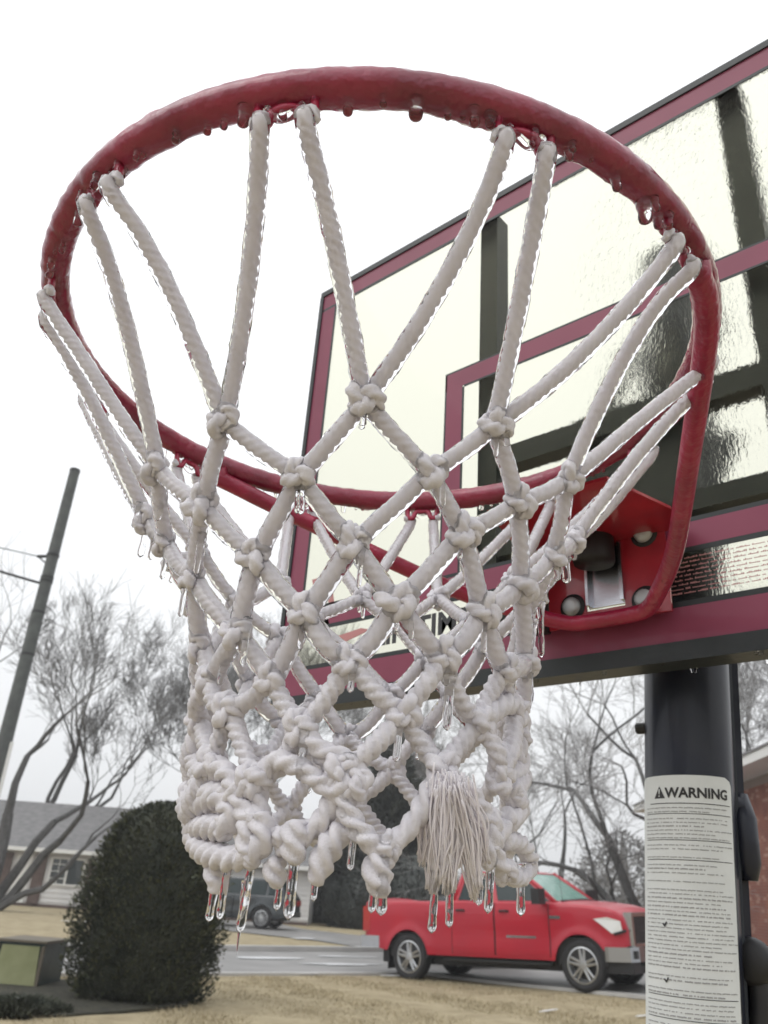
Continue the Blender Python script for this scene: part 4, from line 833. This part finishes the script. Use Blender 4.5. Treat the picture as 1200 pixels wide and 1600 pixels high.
wtri([(0, -.0008), (.0132, -.0008), (.0066, .0112)]); wtri([(.0058, .0082), (.0074, .0082), (.0070, .0032), (.0062, .0032)], 1); wtri([(.0060, .0020), (.0072, .0020), (.0072, .0008), (.0060, .0008)], 1)
under(tv.build('warning_triangle', ['print_black', 'sticker']), lab)
lines = MB(); rg = random.Random(8); z = LZ-.006
def lbar(ph0, ph1, z, h, m):
    k = max(1, int((ph1-ph0)/.12)); v = []
    for i in range(k+1):
        ph = ph0+(ph1-ph0)*i/k; v += [onpole(ph, z, .0008), onpole(ph, z+h, .0008)]
    lines.add(v, [(2*i, 2*i+2, 2*i+3, 2*i+1) for i in range(k)], m)
lbar(-.95, 1.02, z, .0007, 0); z -= .0045
while z > -.55:
    end = rg.choice([.95, .9, .85, .3, .6, .95, .75]); ph = -1.12
    bold = rg.random() < .16
    while ph < end:
        w_ = rg.uniform(.05, .22); 
        nch = max(2, int(w_/.032))
        for q in range(nch): 
            if rg.random() < .93: lbar(ph+q*.032, ph+q*.032+.027, z+rg.uniform(0, .0003), .0009 if not bold else .0012, 1)
        ph += nch*.032+.022
    z -= rg.choice([.0036, .0036, .0036, .0040, .0075])
    if rg.random() < .07: lbar(-1.1, 1.02, z+.002, .0006, 0); z -= .003
for (ph, z_) in ((-.55, -.377), (-.53, -.424)):
    v = [onpole(ph+a/.0447, z_+b, .0012) for a, b in ((-.0028, .0004), (-.001, -.002), (.0004, -.0026), (.0026, .002), (.0012, .002), (.0, -.0006), (-.0014, .0008))]; lines.add(v, [tuple(range(7))], 0)
under(lines.build('label_print', ['print_black', 'print_grey']), lab)

# bracket behind the rim
br = MB(); y0 = DB-.010
# back plate with a window
for (x0, x1, z0, z1) in ((-.075, -.030, -.098, .022), (.014, .062, -.098, .022), (-.030, .014, .008, .022), (-.030, .014, -.098, -.084)): br.box(x0, x1, y0-.003, y0, z0, z1)
brk = hb(br.build('rim_bracket', 'bracket_paint'))
tp = MB(); tp.prism([(-.082, y0), (.082, y0), (.088, .335), (.066, .245), (-.066, .245), (-.088, .335)], -.0115, -.0085, axis='z'); tp.prism([(-.088, .335), (-.082, y0), (-.082, y0-.002), (-.086, .335)], -.03, -.0115, axis='z')
under(tp.build('top_plate', 'bracket_paint'), brk)
sd = MB(); sd.box(-.094, -.076, DB-.055, DB-.008, -.10, .0); under(sd.build('side_flange', 'board_black'), brk)
ch = MB(); ch.prism([(-.029, -.080), (.014, -.080), (.014, .006), (-.029, .006)], y0+.001, y0+.004); ch.box(-.029, -.026, y0-.006, y0+.001, -.078, .006); ch.box(.010, .014, y0-.006, y0+.001, -.078, .006); under(ch.build('spring_plate', 'chrome'), brk)
cy_ = MB(); cy_.lathe([(0, -.018), (.021, -.018), (.022, -.014), (.022, .03), (0, .03)], 24, 'z', (-.009, y0-.022, -.022)); under(cy_.build('spring_housing', 'black_plastic', None, True), brk)
for (x, z) in ((-.046, -.076), (.040, -.010), (.036, -.082), (-.052, -.006)):
    bo = MB(); bo.lathe([(0, y0-.011), (.006, y0-.0108), (.0095, y0-.009), (.0102, y0-.003)], 6 if False else 16, 'y', (x, 0, z)); bo.lathe([(.0102, y0-.0045), (.0145, y0-.004), (.015, y0-.0025)], 20, 'y', (x, 0, z), m=1); under(bo.build('bolt', ['bolt_metal', 'black_plastic'], None, True), brk)
for s in (-1, 1):   # ice on bolts
    pass
# rim
C = [(R*cos(t), R*sin(t), 0) for t in np.linspace(0, 2*pi, 181)[:-1]]
v, f = sweep(C, .0087, 20, closed=True); rim = hb(link('rim', v, f, 'rim_paint', None, True))
def ring_ice():
    n, k = 16, 420; T = np.linspace(0, 2*pi, k+1)[:-1]; v = []; r2 = np.random.RandomState(4); sd = r2.uniform(0, 9, n)
    lump = np.convolve(r2.uniform(0, 1, k*3), np.ones(5)/5, 'same')[:k]; l2 = np.convolve(r2.uniform(0, 1, k*3), np.ones(15)/15, 'same')[:k]
    for j, t in enumerate(T):
        er = np.array([cos(t), sin(t), 0])
        for i in range(n):
            a = i/n*2*pi; down = max(0, -sin(a)); up = max(0, sin(a))
            q = .0094+.0002*up+.0016*down*lump[j]**2*4*.8+.0004*(l2[j]-.5)*2+.0002*sin(t*90+i*1.3+sd[i % 4])+r2.uniform(-.0003, .0003)
            v.append((R+q*cos(a))*er+np.array([0, 0, q*sin(a)]))
    f = [(((j+1) % k)*n+i, ((j+1) % k)*n+(i+1) % n, j*n+(i+1) % n, j*n+i) for j in range(k) for i in range(n)]
    return link('ice_coat', v, f, 'ice', None, True)
under(ring_ice(), rim)
def rim_frame(th):
    a = rad(th); er = np.array([cos(a), sin(a), 0]); et = np.array([-sin(a), cos(a), 0]); return er*R, er, et
rgd = random.Random(12)
for k in range(12):
    c, er, et = rim_frame(k*30)
    P = [(-.0150, .000, -.004), (-.0150, -.001, -.015), (-.0125, -.002, -.0215), (-.0090, -.002, -.0195), (-.0062, -.001, -.0135), (0, 0, -.0125), (.0062, -.001, -.0135), (.0090, -.002, -.0195), (.0125, -.002, -.0215), (.0150, -.001, -.015), (.0150, .000, -.004)]
    P = [c+et*x+er*y+UP*z for x, y, z in P]; v, f = sweep(catmull(P, .0012), .0025, 8); hk = under(link('net_hook', v, f, 'rim_paint', None, True), rim)
    # lump of ice bridging the hook
    m = MB(); Q = [c+et*x+UP*z for x, z in ((-.010, -.012), (-.004, -.0175+rgd.uniform(-.003, .001)), (.003, -.017+rgd.uniform(-.003, .001)), (.010, -.012))]
    m.tube(catmull(Q, .001), .0026, 8); under(m.build('ice_lump', 'clear_ice', None, True), rim)
def drop_prof(r_, L): return [(0, 0.0006), (r_*.85, 0), (r_*.80, -L*.25), (r_*.62, -L*.5), (r_*.70, -L*.72), (r_*.62, -L*.88), (r_*.32, -L*.97), (0, -L)]
dm = MB(); dm.lathe(drop_prof(.0036, .0095)[::-1], 12); dp = dm.build('frozen_drop', 'clear_ice', None, True); dme = dp.data; bpy.data.objects.remove(dp)
allD = list(DROPS)
for k in range(90): allD.append((rgd.uniform(0, 360), rgd.uniform(.5, 1.2)))
for th, s in allD:
    c, er, et = rim_frame(th); o = bpy.data.objects.new('frozen_drop', dme); col.objects.link(o); o.parent = rim; o.location = c+er*rgd.uniform(-.003, .003)-UP*(.0082); o.scale = (s, s, s*rgd.uniform(.8, 1.15)); o.rotation_euler = (rgd.uniform(-.1, .1), rgd.uniform(-.1, .1), 0)
# drips under the backboard and along the bottom channel
for k in range(60):
    x = rgd.uniform(-HB+.01, HB-.01); s = rgd.uniform(.25, .7)
    o = bpy.data.objects.new('frozen_drop', dme); col.objects.link(o); o.parent = board; o.location = (x, DB+rgd.choice([-.002, .028]), ZB-.0005); o.scale = (s*rgd.uniform(1, 2), s, s*.9)
# U shaped brace under the rim
def rp(th, dz): a = rad(th); return np.array([R*cos(a), R*sin(a), dz])
BP = [rp(7, -.0145), rp(13, -.017), rp(22, -.026)*np.array([.985, .985, 1]), (.170, .170, -.052), (.112, .272, -.082), (.068, .335, -.094), (.046, .360, -.0985), (.028, .366, -.1)]
BP = BP+[(-.028, .366, -.1)]+[(-p[0], p[1], p[2]) for p in BP[::-1][1:]]
v, f = sweep(catmull(BP, .004), .0080, 16); brace = hb(link('support_brace', v, f, 'rim_paint', None, True))
for th in (8, 172):
    c, er, et = rim_frame(th); m = MB(); m.lathe([(0, .012), (.006, .011), (.0085, .004), (.0085, -.004), (.006, -.009), (0, -.010)], 12, 'z', tuple(c-UP*.010)); under(m.build('weld_lump', 'rim_paint', None, True), brace)

# ================================================================== NET
net = empty('basketball_net', (0, 0, 0)); tag(net, 'white knotted rope net frozen stiff with icicles, hanging from the red rim', 'net')
ROPE_R = .0032
def hookpt(th, s): c, er, et = rim_frame(th); return c+et*s*.0118-UP*.0200, er, et
def strand(P, r=ROPE_R, ice=True, name='rope_strand', icer=1.62, **k):
    v, f = rope_mesh(P, r, **k); o = link(name, v, f, 'rope' if ice else 'dimmed_rope', net, True)
    if ice:
        v, f = ice_mesh(P, r*icer, amp=.00048, drop=.0008); i_ = link('ice_coat', v, f, 'ice', o, True)
    return o
for (rw, th), P in KN.items():
    P = np.array(P)
    if rw == 1:
        for s in (-1, 1):
            h, er, et = hookpt((th+15*s) % 360, -s); mid = (h+P)/2
            if (th, s) in SAG: mid = np.array(SAG[(th, s)])
            else: mid = mid-UP*.006
            top = h+UP*.0015+er*.001
            strand([top, h-UP*.006, mid*.5+(h-UP*.004)*.5+(mid-(h+P)/2)*.25, mid, mid*.5+P*.5+(mid-(h+P)/2)*.25, P], ice=True)
            # the loop end folded over the hook
            L = [h-UP*.003+er*.003+et*s*.002, h+UP*.0025+et*s*.001, h+UP*.0022-et*s*.003, h-UP*.003-et*s*.0045-er*.003]; v, f = rope_mesh(L, ROPE_R*.95, step=.001); link('rope_loop', v, f, 'dimmed_rope', net, True)
    else:
        for s in (-1, 1):
            k = (rw-1, (th+15*s) % 360)
            if k not in KN: continue
            Q = np.array(KN[k]); mid = (P+Q)/2; out = mid*[1, 1, 0]; out /= np.linalg.norm(out); sag = .0015 if rw < 5 else rng.uniform(-.004, .006)
            rr = ROPE_R*(1.05 if rw < 4 else (1.15 if rw < 6 else 1.62))
            strand([Q, mid+out*sag-UP*(.001 if rw < 5 else rng.uniform(0, .005)), P], r=rr, ice=rw < 6, icer=1.55)
# knots
def knot_mesh(sc_, r, seed):
    rg = np.random.RandomState(seed); T = np.linspace(0, 2*pi, 40)[:-1]; a, b_ = rg.uniform(.85, 1.15, 2)
    P = np.stack([(np.sin(T)+2*np.sin(2*T))*a, (np.cos(T)-2*np.cos(2*T))*.82, -np.sin(3*T)*1.3*b_], 1)*sc_
    v, f = rope_mesh([p for p in P], r, step=.0010, closed=True, n=18, pitch=.0185, ends=False, lo=.64); return v, f, P
def ring_tube(P, r):
    C = catmull(list(P), .0018, True); k = len(C); sd = rng.uniform(0, 6); return sweep(C, None, 10, closed=True, section=lambda a: np.full((k, 10), r)+.0004*np.sin(np.arange(k)[:, None]*.55+sd+a[None, :])+rng.uniform(-.0001, .0001, (k, 10)))
kms = []
for i in range(6):
    v, f, P_ = knot_mesh(.0026, .0042, i); o = link('knot', v, f, 'dimmed_rope', None, True); kms.append(o.data); bpy.data.objects.remove(o)
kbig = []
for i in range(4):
    v, f, P_ = knot_mesh(.0028, .0047, 20+i); o = link('knot', v, f, 'dimmed_rope', None, True); kbig.append(o.data); bpy.data.objects.remove(o)
def knot_ice():
    bm = bmesh.new(); bmesh.ops.create_icosphere(bm, subdivisions=4, radius=1)
    for v in bm.verts: 
        q = v.co.copy(); n_ = 1+.10*sin(q.x*5+q.y*3)+.07*sin(q.z*9+q.x*4); v.co = Vector((q.x*.0122*n_, q.y*.0092*n_, q.z*.0128*n_-(.002 if q.z < -.4 else 0)))
    me = bpy.data.meshes.new('ice_coat'); bm.to_mesh(me); bm.free(); me.materials.append(MAT['ice']); me.polygons.foreach_set('use_smooth', np.ones(len(me.polygons), dtype=bool)); return me
kice = knot_ice()
for (rw, th), P in KN.items():
    P = np.array(P); a = math.atan2(P[1], P[0]); o = bpy.data.objects.new('knot', random.choice(kms if rw < 5 else kbig)); col.objects.link(o); o.parent = net
    o.location = P+np.array([cos(a), sin(a), 0])*.0025; tilt = rng.uniform(-.35, .35)
    Rm = Matrix.Rotation(a, 4, 'Z') @ Matrix.Rotation(pi/2, 4, 'Y') @ Matrix.Rotation(rng.uniform(0, 6.28), 4, 'Z') @ Matrix.Rotation(tilt, 4, 'X')
    o.rotation_euler = Rm.to_euler(); s = rng.uniform(.92, 1.1)*(.88 if rw > 4 else 1); o.scale = (s, s, s*.9)
    if rw <= 4 and rng.uniform() < 0:
        i_ = bpy.data.objects.new('ice_coat', kice)
# bottom row of loops, far side by rule, near side as seen
for k in range(12):
    th0 = 15+30*k
    if th0 in (255, 285, 315, 345, 15): continue
    P0, P1 = np.array(KN[(7, th0)]), np.array(KN[(7, (th0+30) % 360)])
    if (th0+30) % 360 in (255,): pass
    mid = (P0+P1)/2; out = mid*[1, 1, 0]; out /= np.linalg.norm(out); dz = rng.uniform(.020, .034)
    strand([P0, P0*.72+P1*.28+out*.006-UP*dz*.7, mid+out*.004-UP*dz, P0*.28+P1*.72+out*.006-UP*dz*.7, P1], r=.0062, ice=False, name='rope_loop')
for pts, r_s in STROKES:
    c = np.array(pts)
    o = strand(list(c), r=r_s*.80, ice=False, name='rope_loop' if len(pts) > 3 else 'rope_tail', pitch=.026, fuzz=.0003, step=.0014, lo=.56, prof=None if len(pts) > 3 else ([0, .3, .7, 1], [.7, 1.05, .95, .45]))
# extra knots at the lower rim of the net
for q in (STROKES[5][0][0], STROKES[5][0][3], STROKES[7][0][2], STROKES[8][0][3], STROKES[8][0][8], STROKES[11][0][3], STROKES[11][0][6], STROKES[13][0][2], STROKES[17][0][3]):
    o = bpy.data.objects.new('knot', random.choice(kbig)); col.objects.link(o); o.parent = net; o.location = np.array(q)+FH*.004*0; o.rotation_euler = tuple(rng.uniform(0, 6, 3)); s = rng.uniform(.62, .78); o.scale = (s, s, s)
# frayed tassel
def tassel():
    top = np.array(TASSEL[0]); m = MB(); ends = [np.array(e) for e in TASSEL[1]]
    for k in range(520):
        e = ends[k % len(ends)]; sp = rng.normal(0, .0026, 3); q = e+sp*[1, 1, .5]; st = top+rng.normal(0, .0032, 3)+RH*((e-top)@RH)*.25
        mid = (st+q)/2+RH*((e-top)@RH)*.10+rng.normal(0, .0016, 3)
        q2 = q+(e-q)*.5; C = catmull([st, (st+mid)/2+rng.normal(0, .0006, 3), mid, (mid+q2)/2+rng.normal(0, .0006, 3), q2-UP*rng.uniform(-.003, .002)], .003); m.tube(C, np.linspace(.00055, .00042, len(C)), 4)
    m.build('frayed_tassel', 'rope', net, True)
    for e in ends:
        v, f = rope_mesh([top+RH*((e-top)@RH)*.3, (top+e)/2+RH*((e-top)@RH)*.15, e+UP*.004], .0030, fuzz=.0004, pitch=.08); link('tassel_core', v, f, 'dimmed_rope', net, True)
tassel()
# icicles
def icicle(P, L, r_, seed, taper):
    rg = np.random.RandomState(seed); k = max(8, int(L/.0015)); n = 14; v = []; lean = rg.normal(0, .04, 2)
    for j in range(k+1):
        t = j/k; z = -L*t
        if taper: rr = r_*(1.25*(1-t)**.8+.12)*(1+.10*sin(z*900+seed))
        else: rr = r_*(1+.45*max(0, .22-t)/.22-.12*sin(t*3)+.10*sin(z*620+seed)*(.5))*(1 if t < .86 else math.sqrt(max(0, 1-((t-.86)/.14)**2)))
        rr = max(rr, r_*.02)
        for i in range(n): a = i/n*2*pi; q = rr*(1+.08*sin(2*a+seed+z*120)); v.append((P[0]+q*cos(a)+lean[0]*z, P[1]+q*sin(a)+lean[1]*z, P[2]+z+.003))
    f = [(j*n+i, (j+1)*n+i, (j+1)*n+(i+1) % n, j*n+(i+1) % n) for j in range(k) for i in range(n)]+[tuple(range(n)), tuple(range(k*n, k*n+n))[::-1]]
    return v, f
CAND = [np.array(p) for p in KN.values()]
for (rw, th), p in KN.items():
    for sg_ in (-1, 1):
        k = (rw-1, (th+15*sg_) % 360)
        if k in KN: CAND += [np.array(p)*(1-q)+np.array(KN[k])*q for q in (.2, .4, .6, .8)]
for pts, r_s in STROKES: CAND += list(catmull(pts, .003))
CAND += [np.array(e) for e in TASSEL[1]]
CAND = np.array(CAND)
for i, (P, L, r_) in enumerate(ICICLES):
    P = np.array(P); dd_ = np.linalg.norm(CAND-P, axis=1); j = dd_.argmin()
    if dd_[j] > .012 and P[2] > -.33: P = CAND[j]-UP*.004          # every icicle grows from the rope
    L = L+.004; v, f = icicle(P, L, r_*.92, i, taper=(i in (2,))); v = [(a, b_, c+.004) for a, b_, c in v]
    link('icicle', v, f, 'clear_ice', net, True)
for k in range(34):   # little ones all round the far and near side knots
    rw, th = random.choice([q for q in KN if q[0] in (1, 2, 3, 4, 5, 6)]); P = np.array(KN[(rw, th)])
    v, f = icicle(P-UP*.008+rng.normal(0, .003, 3)*[1, 1, 0], rng.uniform(.008, .020), rng.uniform(.0015, .0025), 50+k, False); link('icicle', v, f, 'clear_ice', net, True)
for o in list(col.objects):
    if o.name.startswith('knot') and o.parent is None: bpy.data.objects.remove(o)
